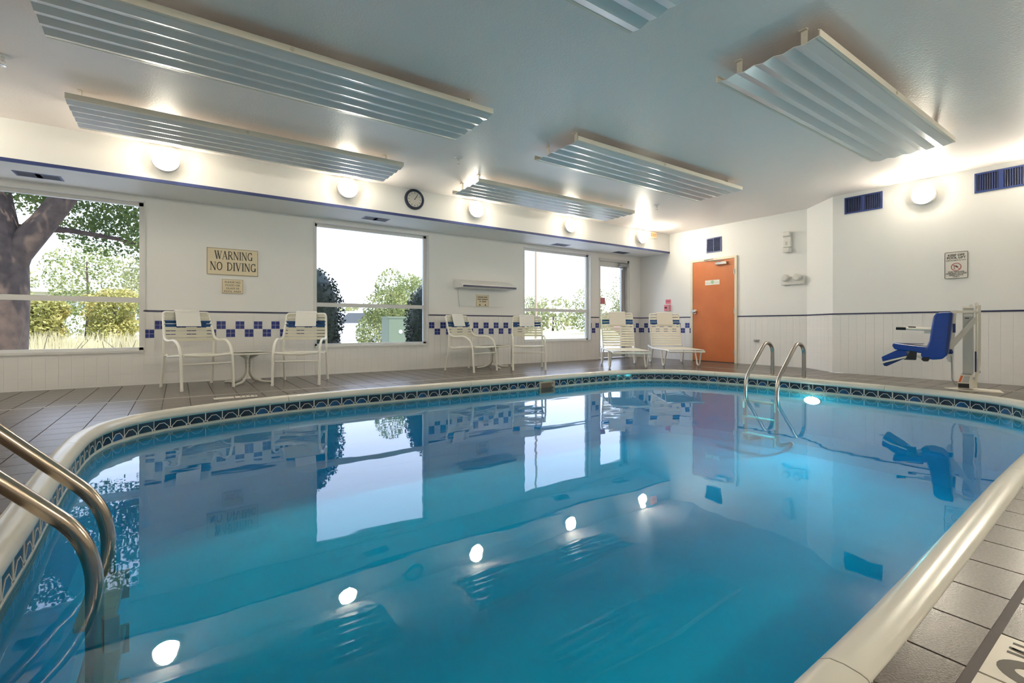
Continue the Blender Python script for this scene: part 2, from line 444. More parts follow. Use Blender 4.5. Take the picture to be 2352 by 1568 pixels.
for k in range(4): flat(floor, [stroke((.50+.04*k, 5.34), (.50+.04*k, 5.40), .012)], .0004, MARKK)
for k in range(2): flat(floor, [stroke((.92+.07*k, 5.36), (.92+.07*k, 5.42), .022)], .0004, MARKK)

# ------------------------------------------------------------------ pool: basin, coping, waterline tiles, skimmer, water
pool = MB()
d0, d1, d2 = 0.084, 0.084, 0.32
rings = [(0.02, -0.052), (d0, -0.053), (d0, -0.70), (0.16, -.84), (d2, -.93), (0.7, -.95)]
for (d, z) in rings: pool.v += [(*off(i, d), z) for i in range(NO)]
for r in range(len(rings)-1):
    for i in range(NO): j = (i+1) % NO; pool.face([r*NO+i, r*NO+j, (r+1)*NO+j, (r+1)*NO+i])
pool.face([(len(rings)-1)*NO+i for i in range(NO)])
pool = struct(pool.build('pool', PLASTER, smooth=False), 'pale blue plaster pool basin with cream coping')
for p_ in pool.data.polygons: p_.use_smooth = False
prof = [(0,-.03),(0,.001),(.004,.006),(.016,.010),(.044,.013),(.070,.010),(.088,-.001),(.098,-.016),(.102,-.031),(.099,-.045),(.090,-.053),(.072,-.056),(.02,-.056)]
def nearest(x, y): return min(range(NO), key=lambda k: (OUT[k][0]-x)**2+(OUT[k][1]-y)**2)
fixed = sorted(set(nearest(*q) for q in [(.86,5.16),(6.735,2.02),(-.545,3.76),(1.12,.36)]))
cuts = []
for a, b_ in zip(fixed, fixed[1:]+[fixed[0]+NO]):
    n = max(1, round((b_-a)*STEP/2.2))
    cuts += [(a + (b_-a)*k/n) for k in range(n)]
def sample(s, d):
    i = math.floor(s); t = s-i; a, b_ = off(i, d), off(i+1, d)
    return (a[0]+(b_[0]-a[0])*t, a[1]+(b_[1]-a[1])*t)
for a, b_ in zip(cuts, cuts[1:]+[cuts[0]+NO]):
    g = 0.004/STEP/2; ss = [a+g] + [k for k in range(math.floor(a)+1, math.ceil(b_)) if k > a+g+.2 and k < b_-g-.2] + [b_-g]
    m = MB(); n = len(prof)
    for s_ in ss:
        for (d, z) in prof: m.v.append((*sample(s_, d), z))
    for k in range(len(ss)-1):
        for q in range(n): q2 = (q+1) % n; m.face([k*n+q, k*n+q2, (k+1)*n+q2, (k+1)*n+q])
    m.face([q for q in range(n)]); m.face([(len(ss)-1)*n+q for q in range(n)][::-1])
    o = m.build('coping_piece', COPE, pool, smooth=True)
# waterline tiles: octagon pattern, each its own piece
TW = 0.142; TH = 0.082; ZT = -0.058
ntile = round(NO*STEP/TW)
def wtile(kind):
    b = MB(); w = (NO*STEP*0.985/ntile)/2-.0012
    b.mi = 0; b.box((-w, 0, -TH), (w, .006, 0))
    lw = .0042
    def ln(x0, z0, x1, z1):
        d = Vector((x1-x0, z1-z0)); L = d.length; d.normalize(); a = -math.atan2(d.y, d.x)
        b.cbox(((x0+x1)/2, -.0008, (z0+z1)/2), (L+lw*.6, .0026, lw), Matrix.Rotation(a, 3, 'Y'))
    c = -TH+.004; r = .052; h = .019
    pts = [(-r, c), (-r, c+h), (-h, c+r), (h, c+r), (r, c+h), (r, c)]
    b.mi = 1; b.prism(pts, 'y', -.0006, .002)
    b.mi = 2
    for q in range(5): ln(*pts[q], *pts[q+1])
    for sx in (-1, 1):
        ln(sx*(w-.0015), 0, sx*(w-.0015), c+.013)
        ln(sx*(w-.013), c+.013, sx*w, c+.013); ln(sx*(w-.013), c+.013, sx*(w-.013), c)
    ln(-w, c, w, c)
    return b.mesh('waterline_tile', [TILEK, TILEO if kind else TILEK, TILEL])
wt_me = [wtile(0), wtile(1)]
for k in range(ntile):
    s_ = (k+.5)*NO/ntile; x, y = sample(s_, d0); i = math.floor(s_) % NO; n = NRM[i]
    if abs(x-4.147) < .13 and y > 4.9: continue          # skimmer throat
    obj('waterline_tile', wt_me[1 if random.random() < .35 else 0], pool, (x+n[0]*.0065, y+n[1]*.0065, ZT), (0, 0, math.atan2(n[1], n[0])+R(90)))
band = MB()
for (d, z) in ((d0, -.1405), (d0+.006, -.1405), (d0+.006, -.195), (d0, -.195)): band.v += [(*off(i, d), z) for i in range(NO)]
for q in range(3):
    for i in range(NO): j_ = (i+1) % NO; band.face([q*NO+i, q*NO+j_, (q+1)*NO+j_, (q+1)*NO+i])
band.build('plaster_band', mat('cream_plaster_band', (0.62, 0.60, 0.50), .6), pool)
sk = off(nearest(4.147, 5.17), d0)
m = MB(); y = sk[1]-.012
for a, b_ in (((4.01, -.062), (4.285, -.085)), ((4.01, -.215), (4.04, -.085)), ((4.255, -.215), (4.285, -.085)), ((4.01, -.23), (4.285, -.215))):
    m.box((a[0], y, min(a[1], b_[1])), (b_[0], y+.03, max(a[1], b_[1])))
skm = m.build('skimmer', mat('tan_plastic', (0.46, 0.36, 0.24), 0.5), pool)
MB().box((4.04, y+.002, -.215), (4.255, y+.011, -.085)).build('skimmer_door', mat('brown_plastic', (0.16, 0.09, 0.05), 0.5), pool)
# water body
m, n, l = node_mat('pool_water'); n.remove(n['Principled BSDF'])
fr = n.new('ShaderNodeFresnel'); tr = n.new('ShaderNodeBsdfTransparent'); gl = n.new('ShaderNodeBsdfGlossy'); mx = n.new('ShaderNodeMixShader')
fr.inputs['IOR'].default_value = 1.33; gl.inputs['Roughness'].default_value = 0.015; gl.inputs[0].default_value = (1, 1, 1, 1)
tc = n.new('ShaderNodeTexCoord'); mp = n.new('ShaderNodeMapping'); nb = n.new('ShaderNodeTexNoise'); bp = n.new('ShaderNodeBump')
mp.inputs['Rotation'].default_value = (0, 0, R(35)); mp.inputs['Scale'].default_value = (0.5, 1.6, 1)
nb.inputs['Scale'].default_value = 3.2; nb.inputs['Detail'].default_value = 1.5
bp.inputs['Strength'].default_value = 0.10; bp.inputs['Distance'].default_value = 0.012
l.new(tc.outputs['Object'], mp.inputs[0]); l.new(mp.outputs[0], nb.inputs['Vector']); l.new(nb.outputs['Fac'], bp.inputs['Height'])
l.new(bp.outputs[0], fr.inputs['Normal']); l.new(bp.outputs[0], gl.inputs['Normal'])
l.new(fr.outputs[0], mx.inputs[0]); l.new(tr.outputs[0], mx.inputs[1]); l.new(gl.outputs[0], mx.inputs[2])
l.new(mx.outputs[0], n['Material Output'].inputs['Surface'])
va = n.new('ShaderNodeVolumeAbsorption'); va.inputs['Color'].default_value = (0.0, 0.915, 0.992, 1); va.inputs['Density'].default_value = 1.5
l.new(va.outputs[0], n['Material Output'].inputs['Volume'])
WATERM = m
wb = MB(); wp = loop(0.064)
wb.prism(wp, 'z', -1.45, WATER)
water = wb.build('pool_water', WATERM)
pl = off(nearest(6.76, 2.80), d0); pln = NRM[nearest(6.76, 2.80)]
t = thing('underwater_light', 'glowing round underwater light in the far end wall of the pool', 'pool light', (pl[0], pl[1], -.262), math.atan2(pln[1], pln[0])-R(90))
MB().lathe([(.105, -.03), (.105, .012), (.092, .018), (.088, .010)], 28, (0, 0, 0), 'y').build('light_ring', mat('light_ring_steel', (.6, .6, .58), .3, metal=1.0), t, True)
MB().lathe([(.087, .0), (.087, .010), (.060, .020), (.004, .024)], 28, (0, 0, 0), 'y').build('light_lens', mat('underwater_glow', (1.0, .98, .93), .4, emit=POOL_LAMP), t, True)
for ch in t.children:
    for v_ in ch.data.vertices: v_.co.z *= .52
tag(water, 'still clear blue water filling the swimming pool', 'water', kind='stuff')

# ------------------------------------------------------------------ walls
def rects_minus(x0, x1, z0, z1, holes):
    xs = sorted(set([x0, x1] + [min(max(h[k], x0), x1) for h in holes for k in (0, 1)]))
    zs = sorted(set([z0, z1] + [min(max(h[k], z0), z1) for h in holes for k in (2, 3)]))
    out = []
    for a, b_ in zip(xs, xs[1:]):
        for c, d in zip(zs, zs[1:]):
            mx_, mz_ = (a+b_)/2, (c+d)/2
            if not any(h[0] < mx_ < h[1] and h[2] < mz_ < h[3] for h in holes): out.append((a, b_, c, d))
    return out
HOLES = [(a, b_, WZ0, WZ1) for a, b_ in WINS] + [(GD[0], GD[1], -.2, GD[2])]
m = MB()
for (a, b_, c, d) in rects_minus(XL-.2, AD+.2, -.15, 3.0, HOLES): m.box((a, BW+.003, c), (b_, BW+WT, d))
wall_window = struct(m.build('wall_window', [WALL]), 'white window wall with tiled wainscot')
m = MB().box((AD+.003, 3.60, -.15), (AD+.2, BW+.2, 3.0)); wall_door = struct(m.build('wall_door', WALL), 'white wall with orange door')
m = MB().prism([(AR+.003, 3.088), (AD+.003, 3.653), (AD+.2, 3.65), (AD+.2, 2.9), (AR+.2, 2.9)], 'z', -.15, 3.0); wall_corner = struct(m.build('wall_corner', WALL), 'splayed white corner wall')
m = MB().box((AR+.003, YN-.2, -.15), (AR+.2, 3.09, 3.0)); wall_right = struct(m.build('wall_right', WALL), 'white wall behind the pool lift')
wall_near = struct(MB().box((XL-.2, YN-.2, -.15), (AR+.2, YN, 3.0)).build('wall_near', WALL), 'white wall behind the viewer')
wall_left = struct(MB().box((XL-.2, YN-.2, -.15), (XL, BW+.2, 3.0)).build('wall_left', WALL), 'white end wall')
ceiling = struct(MB().box((XL-.2, YN-.2, ZC), (AD+.2, BW+WT, ZC+.12)).build('ceiling', CEIL), 'white textured ceiling')
struct(MB().box((XL-.2, YN-.2, 3.0), (AD+.2, BW+WT, 3.5)).build('roof', STONE), 'unseen roof slab added to shade the ground by the windows')  # unseen slab, added and sized for the shade it casts outside the windows
soff = struct(MB().box((XL, BS, ZS), (AD+.002, BW+.003, ZC)).build('soffit', WALL), 'white boxed soffit above the windows')
MB().box((XL, BS-.006, ZS-.004), (AD, BS+.012, ZS+.030)).build('soffit_trim', BLUETRIM, soff)
# wainscot tiles
unit = MB().box((-.5, 0, -.5), (.5, 1, .5)).mesh('wall_tile', WTILE)
def blue_mesh():
    b = MB(); h = .0226
    for sx in (-1, 1):
        for sz in (-1, 1): b.cbox((sx*.0252, .001, sz*.0252), (h*2, .004, h*2))
    b.mi = 1; b.box((-.0515, .0005, -.0515), (.0515, .003, .0515))
    return b.mesh('blue_tile', [BTILE, mat('pale_blue_grout', (0.45, 0.48, 0.62), .6)])
blue_me = blue_mesh()
CAM = Vector((0, 0, .695))
def wainscot(wall, org, ang, length, holes, blue=None, flip=1):
    # org: start point on wall face; ang: heading of the wall run; tiles stand on the room side
    ux, uy = math.cos(ang), math.sin(ang); recs = []
    ncol = math.ceil(length/P)
    for r in range(-1, 8):
        z0 = max(0.025+r*P, 0.0); z1 = min(0.025+(r+1)*P, DADO)
        if z1-z0 < .01: continue
        for c in range(ncol):
            a, b_ = c*P, min((c+1)*P, length)
            for (ra, rb, rc, rd) in rects_minus(a, b_, z0, z1, holes):
                if rb-ra < .012 or rd-rc < .012: continue
                mid = ((ra+rb)/2, (rc+rd)/2)
                kind = blue(c, r) if blue else 0
                x, y = org[0]+ux*mid[0], org[1]+uy*mid[0]
                fx = x*math.cos(R(55))+y*math.sin(R(55)); rx = x*math.sin(R(55))-y*math.cos(R(55))
                vis = fx > .3 and abs(rx/fx) < 1.12
                recs.append((0 if vis else 1, math.dist((x, y), (0, 0)), x, y, mid[1], rb-ra-.0024, rd-rc-.0024, kind, rb-ra))
    recs.sort(key=lambda t: (t[0], t[1]))
    rest = MB(); nb_ = 0; k = 0
    for (v, d, x, y, z, w, h, kind, full) in recs:
        if kind:
            if full < P*.35: continue
            o = obj('blue_tile', blue_me, wall, (x, y, z), (0, 0, ang if flip > 0 else ang), (full/P, flip, 1))
            continue
        if k < 290 and v == 0:
            obj('wall_tile', unit, wall, (x-uy*0, y, z), (0, 0, ang), (w, .003*flip, h))
        else:
            M = Matrix.Rotation(ang, 3, 'Z'); p = M @ Vector((0, .0015*flip, 0))
            rest.cbox((x+p.x, y+p.y, z), (w, .003, h), M)
        k += 1
    if rest.v:
        o = rest.build('wall_tile_field', WTILE, wall); o['kind'] = 'stuff'
# window wall: run along +x, tiles occupy y from BW to BW+.003
wx0 = 0.389 - 29*P
def blue_w(c, r):
    x = wx0 + c*P + P/2
    if x < -.4 or r not in (5, 6): return 0
    odd = c % 2
    return 1 if (r == 6) == (odd == 1) else 0
wainscot(wall_window, (wx0, BW), 0.0, AD-wx0, [(a-wx0, b_-wx0, WZ0, WZ1) for a, b_ in WINS] + [(GD[0]-wx0, GD[1]-wx0, -1, 3)], blue_w)
DY0, DY1, DH = 4.895, 5.778, 1.972
def blue_d(c, r):
    if c*P > BW-DY1-.06 or r not in (5, 6): return 0
    return 1 if (r == 5) == (c % 2 == 0) else 0
wainscot(wall_door, (AD, BW), R(-90), BW-3.655, [(BW-DY1-.05, BW-DY0+.05, -1, 3)], blue_d)
cl = math.hypot(AD-AR, 3.655-3.09); ca = math.atan2(3.09-3.655, AR-AD)
wainscot(wall_corner, (AD, 3.655), ca, cl, [])
wainscot(wall_right, (AR, 3.09), R(-90), 3.09-YN, [])
# dado strips
for a, b_ in ((XL, -2.08), (-.345, 1.575), (3.319, 5.272), (6.966, GD[0]), (GD[1], AD)):
    MB().box((a, BW-.006, DADO), (b_, BW+.004, DADO+.020)).build('dado_strip', NAVY, wall_window)
for a, b_ in ((3.655, DY0-.05), (DY1+.05, BW)):
    MB().box((AD-.006, a, DADO), (AD+.004, b_, DADO+.020)).build('dado_strip', NAVY, wall_door)
MB().box((AR-.006, YN, DADO), (AR+.004, 3.09, DADO+.020)).build('dado_strip', NAVY, wall_right)
cm = Matrix.Rotation(ca, 3, 'Z'); cn = cm @ Vector((0, -.001, 0))
MB().cbox(((AR+AD)/2+cn.x, (3.09+3.655)/2+cn.y, DADO+.010), (cl, .010, .020), cm).build('dado_strip', NAVY, wall_corner)

# ------------------------------------------------------------------ windows
for wi, (a, b_) in enumerate(WINS):
    root = bpy.data.objects.new('window_%d' % (wi+1), None); C.objects.link(root); struct(root, ['large window with tree trunk outside', 'large window with rounded shrubs outside', 'large window with utility pole outside'][wi])
    y0, y1 = BW+.075, BW+.125; fw = .045
    MB().box((a, y0, WZ0), (a+fw, y1, WZ1)).build('frame', FRAMEW, root); MB().box((b_-fw, y0, WZ0), (b_, y1, WZ1)).build('frame', FRAMEW, root)
    MB().box((a, y0, WZ1-.040), (b_, y1, WZ1)).build('frame', FRAMEW, root); MB().box((a, y0, WZ0), (b_, y1, WZ0+.035)).build('frame', FRAMEW, root)
    MB().box((a+fw, y0-.012, .975), (b_-fw, y1, 1.032)).build('meeting_rail', FRAMEW, root)
    MB().box((a+fw, y0+.02, 1.032), (b_-fw, y0+.026, WZ1-.04)).build('pane', GLASS, root)
    MB().box((a+fw, y0+.02, WZ0+.035), (b_-fw, y0+.026, .975)).build('pane', GLASS, root)
    MB().box((a, BW-.012, WZ0-.022), (b_, y0, WZ0+.004)).build('sill', FRAMEW, root)
    # slim casing round the opening
    MB().box((b_, BW-.006, WZ0-.02), (b_+.016, BW+.003, WZ1+.016)).build('casing', FRAMEW, root)
    MB().box((a-.016, BW-.006, WZ0-.02), (a, BW+.003, WZ1+.016)).build('casing', FRAMEW, root)

# ------------------------------------------------------------------ glazed exit door
gd = bpy.data.objects.new('door_1', None); C.objects.link(gd); struct(gd, 'white framed glass door to the outside')
gx0, gx1, gz = GD; y0, y1 = BW+.085, BW+.13
MB().box((gx0, BW+.02, 0), (gx0+.04, BW+.15, gz)).build('door_frame', FRAMEW, gd); MB().box((gx1-.05, BW+.02, 0), (gx1, BW+.15, gz)).build('door_frame', FRAMEW, gd)
MB().box((gx0, BW+.02, gz-.05), (gx1, BW+.15, gz)).build('door_frame', FRAMEW, gd)
MB().box((gx0+.04, y0, .02), (gx0+.13, y1, gz-.055)).build('stile', FRAMEW, gd); MB().box((gx1-.17, y0, .02), (gx1-.055, y1, gz-.055)).build('stile', FRAMEG, gd)
MB().box((gx0+.13, y0, gz-.16), (gx1-.17, y1, gz-.055)).build('rail', FRAMEW, gd); MB().box((gx0+.13, y0, .02), (gx1-.17, y1, .14)).build('rail', FRAMEW, gd)
MB().box((gx0+.13, y0+.018, .14), (gx1-.17, y0+.024, gz-.16)).build('pane', GLASS, gd)
MB().box((gx0, BW+.0, -.003), (gx1, BW+.15, .012)).build('threshold', FRAMEG, gd)
m = MB().box((gx1-.30, BW-.03, gz-.145), (gx1-.06, BW+.05, gz-.075)); bevel(m.build('door_closer', FRAMEG, gd), .008)
MB().box((gx1-.19, BW+.03, gz-.20), (gx1-.15, BW+.085, gz-.145)).build('closer_arm', FRAMEG, gd)
MB().tube([(gx1-.125, y0-.03, .72), (gx1-.125, y0-.045, .80), (gx1-.125, y0-.045, 1.0), (gx1-.125, y0-.03, 1.08)], .010).build('pull_handle', FRAMEG, gd)
st = MB().box((7.32, y0+.010, 1.165), (7.49, y0+.017, 1.30)).build('notice_sticker', mat('faded_red_sticker', (0.62, 0.20, 0.24), .5), gd); st['label'] = 'faded red square sticker on the glass'

# ------------------------------------------------------------------ orange door
dr = bpy.data.objects.new('door_2', None); C.objects.link(dr); struct(dr, 'orange wooden door with silver knob')
x = AD
MB().box((x-.018, DY0+.004, .012), (x+.004, DY1-.004, DH-.004)).build('door_leaf', DOORO, dr)
for a in ((DY0-.045, DY0, 0, DH+.04), (DY1, DY1+.045, 0, DH+.04), (DY0, DY1, DH, DH+.04)):
    MB().box((x-.026, a[0], a[2]), (x+.004, a[1], a[3])).build('door_frame', FRAMEC, dr)
MB().box((x-.024, DY0, 0), (x+.004, DY1, .012)).build('threshold', BLACKP, dr)
kn = MB().lathe([(.044, 0), (.044, -.007), (.015, -.011), (.015, -.036), (.034, -.046), (.040, -.062), (.030, -.078), (.004, -.083)], 20, (x-.018, 5.724, .985), 'x').build('knob', CHROME, dr, smooth=True)
for z in (.20, .98, 1.72): MB().tube([(x-.030, DY0+.0, z-.05), (x-.030, DY0+.0, z+.05)], .009, 8).build('hinge', CHROME, dr)
cb = bevel(MB().box((x-.075, 5.03, 1.865), (x-.018, 5.26, 1.925)).build('door_closer', CHROME, dr), .01)
MB().cbox((x-.10, 5.20, 1.945), (.02, .24, .012), Matrix.Rotation(R(25), 3, 'Z')).build('closer_arm', CHROME, dr)
MB().cbox((x-.09, 5.38, 1.985), (.02, .26, .012), Matrix.Rotation(R(-18), 3, 'Z')).build('closer_arm', CHROME, dr)
ds = MB().box((x-.021, 5.197, 1.497), (x-.018, 5.502, 1.590)).build('door_sign', SIGNW, dr); ds['label'] = 'white plate with a green emblem'
MB().box((x-.0225, 5.21, 1.536), (x-.021, 5.29, 1.545)).build('sign_print', LIFTG, dr); MB().box((x-.0225, 5.38, 1.532), (x-.021, 5.49, 1.541)).build('sign_print', LIFTG, dr)
MB().lathe([(.034, 0), (.034, -.0012)], 20, (x-.0212, 5.345, 1.55), 'x').build('sign_emblem', GREENI, dr)

# ------------------------------------------------------------------ wall lamps
def wall_lamp(label, loc, rz):
    t = thing('wall_lamp', label, 'wall lamp', loc, rz, 'round caged wall lamps')       # local +y points into the room
    MB().lathe([(.126, 0), (.130, .012), (.129, .056), (.124, .062), (.117, .060)], 32, (0, 0, 0), 'y').build('lamp_base', WHITEP, t, True)
    prof_ = [(.116, .050)] + [(.116*math.cos(R(a)), .058+.045*math.sin(R(a))) for a in range(0, 90, 15)] + [(.004, .103)]
    MB().lathe(prof_, 32, (0, 0, 0), 'y').build('lamp_glass', LAMPM, t, True)
    g = MB()
    for s_ in (-.04, .04):
        hw = math.sqrt(.116**2-s_*s_)
        pz = [(s_, .062+.044*math.sqrt(max(0, 1-(k/6*hw)**2/.116**2-s_*s_/.116**2)), k/6*hw) for k in range(-6, 7)]
        g.tube(pz, .0022, 6); g.tube([(q[2], q[1], q[0]) for q in pz], .0022, 6)
    g.build('lamp_guard', LAMPW, t)
    return t
for i, (lx, lz) in enumerate(((-.117, 2.478), (1.797, 2.49), (3.738, 2.488), (5.671, 2.480), (7.58, 2.475))):
    wall_lamp(['lit round lamp on the soffit above the tree-trunk window, largest', 'lit round lamp on the soffit left of the clock', 'lit round lamp on the soffit right of the clock',
               'lit round lamp on the soffit above the utility-pole window', 'lit round lamp on the soffit beside the exit sign'][i], (lx, BS, lz), R(180))
wall_lamp('lit round lamp on the right wall between two blue vents', (AR, 2.013, 2.418), R(90))
wall_lamp('unseen round lamp added past the second blue vent to brighten the room', (AR, .83, 2.418), R(90))  # added lamp out of view, for more light on this side
for i, lx in enumerate((-.5, 1.4, 3.3)):  # unseen lamps, added to raise the overall brightness
    wall_lamp(['first', 'second', 'third'][i] + ' unseen round lamp added along the wall behind the viewer to brighten the room', (lx, YN, 2.418), 0)
wall_lamp('unseen round lamp added on the end wall near the soffit to brighten the room', (XL, 5.9, 2.418), R(-90))  # added out of view as extra room light

# ------------------------------------------------------------------ radiant ceiling panels
ZP = 2.50
def panel(label, x0, x1, y0, y1):
    t = thing('ceiling_panel', label, 'ceiling panel', (x0, y0, ZP), 0, 'hanging corrugated ceiling panels')
    L = x1-x0; W = y1-y0; n = 5; lip = .045; p = (W-2*lip*.5)/n
    th = .004
    prof_ = []
    y = W-.022
    prof_.append((y, .008))
    for k in range(n):
        ya = W-.022-k*p
        prof_ += [(ya-p*.44, -.0055), (ya-p, .008)]
    top = [(a, b_+th) for a, b_ in prof_]
    m = MB(); N = len(prof_)
    # corrugated sheet as strips between near and far end
    for (a, b_) in prof_: m.v += [(0, a, b_), (L, a, b_)]
    for (a, b_) in top: m.v += [(0, a, b_), (L, a, b_)]
    for k in range(N-1):
        m.face([2*k, 2*k+1, 2*k+3, 2*k+2]); m.face([2*(N+k), 2*(N+k)+2, 2*(N+k)+3, 2*(N+k)+1])
        m.face([2*k, 2*k+2, 2*(N+k)+2, 2*(N+k)]); m.face([2*k+1, 2*(N+k)+1, 2*(N+k)+3, 2*k+3])
    m.build('corrugated_sheet', PANEL, t)
    for s_, yy in ((1, W-.022), (-1, .022)):
        e = MB(); o_ = s_*.022
        e.prism([(yy, .006), (yy+o_, .008), (yy+o_*1.1, .050), (yy+o_*.35, .058), (yy+o_*.35, .052), (yy+o_*.8, .046), (yy+o_*.75, .013), (yy, .011)], 'x', 0, L)
        e.build('edge_channel', PANELE, t)
    for xx in (.09, L-.16):
        for yy in (.13, W-.13):
            s_ = MB().box((xx-.003, yy-.020, .004), (xx+.001, yy+.020, ZC-ZP))
            s_.box((xx-.03, yy-.024, ZC-ZP-.004), (xx+.001, yy+.024, ZC-ZP))
            s_.build('hanger_strap', PANELE, t)
    for xx in (.10, L-.17): MB().box((xx-.012, .03, .016), (xx+.012, W-.03, .030)).build('cross_bar', PANELE, t)
    for xx in (L*.45,): MB().lathe([(.014, -.004), (.014, .0)], 10, (xx, -.003, .03), 'y').build('clip', LAMPW, t)
    return t
panel('corrugated panel nearest the upper left corner of the ceiling, longest in view', -.68, 2.20, 3.42, 4.14)
panel('corrugated panel over the two soffit lamps left of the clock', -.745, 2.09, 5.13, 5.85)
panel('corrugated panel hanging just right of the clock', 3.08, 6.00, 5.13, 5.83)
panel('corrugated panel in the middle of the room with sprinklers to both sides', 3.19, 6.15, 3.43, 4.13)
panel('corrugated panel nearest the right wall lamp, with straps in clear view', 3.28, 6.27, 1.33, 2.03)
panel('corrugated panel cut off by the top edge of the picture', -.60, 2.29, 1.30, 2.00)

# ------------------------------------------------------------------ sprinklers
def sprinkler(label, x, y):
    t = thing('sprinkler_head', label, 'sprinkler', (x, y, ZC), 0, 'ceiling sprinklers')
    MB().lathe([(.045, 0), (.042, -.006), (.012, -.008)], 20).build('escutcheon', WHITEP, t)
    MB().tube([(0, 0, -.006), (0, 0, -.035)], .011, 10).build('body', CHROME, t)
    for s_ in (-1, 1): MB().tube([(s_*.010, 0, -.034), (s_*.016, 0, -.05), (s_*.004, 0, -.068)], .0028, 6).build('yoke_arm', CHROME, t)
    MB().lathe([(.004, -.066), (.020, -.070), (.020, -.073), (.004, -.075)], 14).build('deflector', CHROME, t)
sprinkler('small sprinkler head on the ceiling above the clock', 2.643, 4.85)
sprinkler('small sprinkler head on the ceiling near the exit sign', 6.279, 4.92)
sprinkler('sprinkler head at the far left edge of the ceiling', -1.04, 4.90)

# ------------------------------------------------------------------ vents
def vent(label, w, h, loc, rot, cells, vertical, nsl, group):
    # local: x across, z up, front face at y=0 facing -y, body in +y
    t = thing('air_vent', label, 'vent', loc, 0, group, rot)
    f = .018
    m = MB(); xs = [0]; cw = w/cells
    for (a, b_, c, d) in ((-w/2, w/2, -h/2, -h/2+f), (-w/2, w/2, h/2-f, h/2), (-w/2, -w/2+f, -h/2+f, h/2-f), (w/2-f, w/2, -h/2+f, h/2-f)): m.box((a, -.010, c), (b_, .002, d))
    for k in range(1, cells):
        xx = -w/2+k*cw; m.box((xx-(.022 if vertical and cells == 2 else .006), -.010, -h/2+f), (xx+(.022 if vertical and cells == 2 else .006), .002, h/2-f))
    m.build('vent_frame', VENTB, t)
    MB().box((-w/2+f, .0, -h/2+f), (w/2-f, .002, h/2-f)).build('vent_backing', VENTK, t)
    for k in range(cells):
        gap = .022 if vertical and cells == 2 else .006
        a = -w/2+k*cw+(gap if k else f); b_ = -w/2+(k+1)*cw-(gap if k < cells-1 else f)
        for q in range(nsl):
            if vertical:
                xx = a+(q+.5)*(b_-a)/nsl
                MB().cbox((xx, -.004, 0), (.0035, .010, h-2*f), Matrix.Rotation(R(35), 3, 'Z')).build('vent_slat', VENTB, t)
            else:
                zz = -h/2+f+(q+.5)*(h-2*f)/nsl
                MB().cbox(((a+b_)/2, -.004, zz), (b_-a, .012, .003), Matrix.Rotation(R(-35), 3, 'X')).build('vent_slat', VENTB, t)
    return t
SV = 'blue vents under the soffit'
for lab, cx, cy in (('blue vent under the soffit above the tree-trunk window', -1.18, 6.79), ('blue vent under the soffit above the shrub window', 2.32, 6.74), ('blue vent under the soffit above the utility-pole window', 5.94, 6.87), ('blue vent under the soffit above the glass door', 7.60, 6.87)):
    vent(lab, .36, .20, (cx, cy, ZS-.001), (R(-90), 0, 0), 2, True, 5, SV)
vent('double blue vent on the right wall near the corner', .461, .24, (AR, 2.702, 2.458), (0, 0, R(-90)), 2, True, 9, 'blue vents on the right wall')
vent('double blue vent at the right edge of the picture', .461, .24, (AR, 1.303, 2.450), (0, 0, R(-90)), 2, True, 9, 'blue vents on the right wall')
vent('square blue vent above the orange door', .313, .285, (AD, 5.327, 2.272), (0, 0, R(-90)), 2, False, 12, None)

# ------------------------------------------------------------------ clock
t = thing('wall_clock', 'round clock with dark blue rim on the soffit', 'clock', (2.741, BS, 2.494), R(180))
MB().lathe([(.146, 0), (.148, .015), (.140, .032), (.125, .036), (.112, .030), (.108, .020)], 40, (0, 0, 0), 'y').build('clock_rim', mat('clock_rim_navy', (0.012, 0.022, 0.05), 0.22), t, True)
MB().lathe([(.110, .012), (.110, .022)], 40, (0, 0, 0), 'y').build('clock_face', CLOCKF, t)
for k in range(12):
    a = R(30*k); MB().cbox((-.088*math.sin(a), .0235, .088*math.cos(a)), (.006, .002, .018), Matrix.Rotation(a, 3, 'Y').inverted()).build('hour_mark', SIGNK, t)
for ln, w, a in ((.062, .008, 36), (.080, .006, 33)):
    a = R(a); MB().cbox((-ln/2*math.sin(a), .026, ln/2*math.cos(a)), (w, .002, ln), Matrix.Rotation(a, 3, 'Y').inverted()).build('clock_hand', SIGNK, t)
MB().lathe([(.007, .022), (.007, .029)], 12, (0, 0, 0), 'y').build('hub', SIGNK, t)

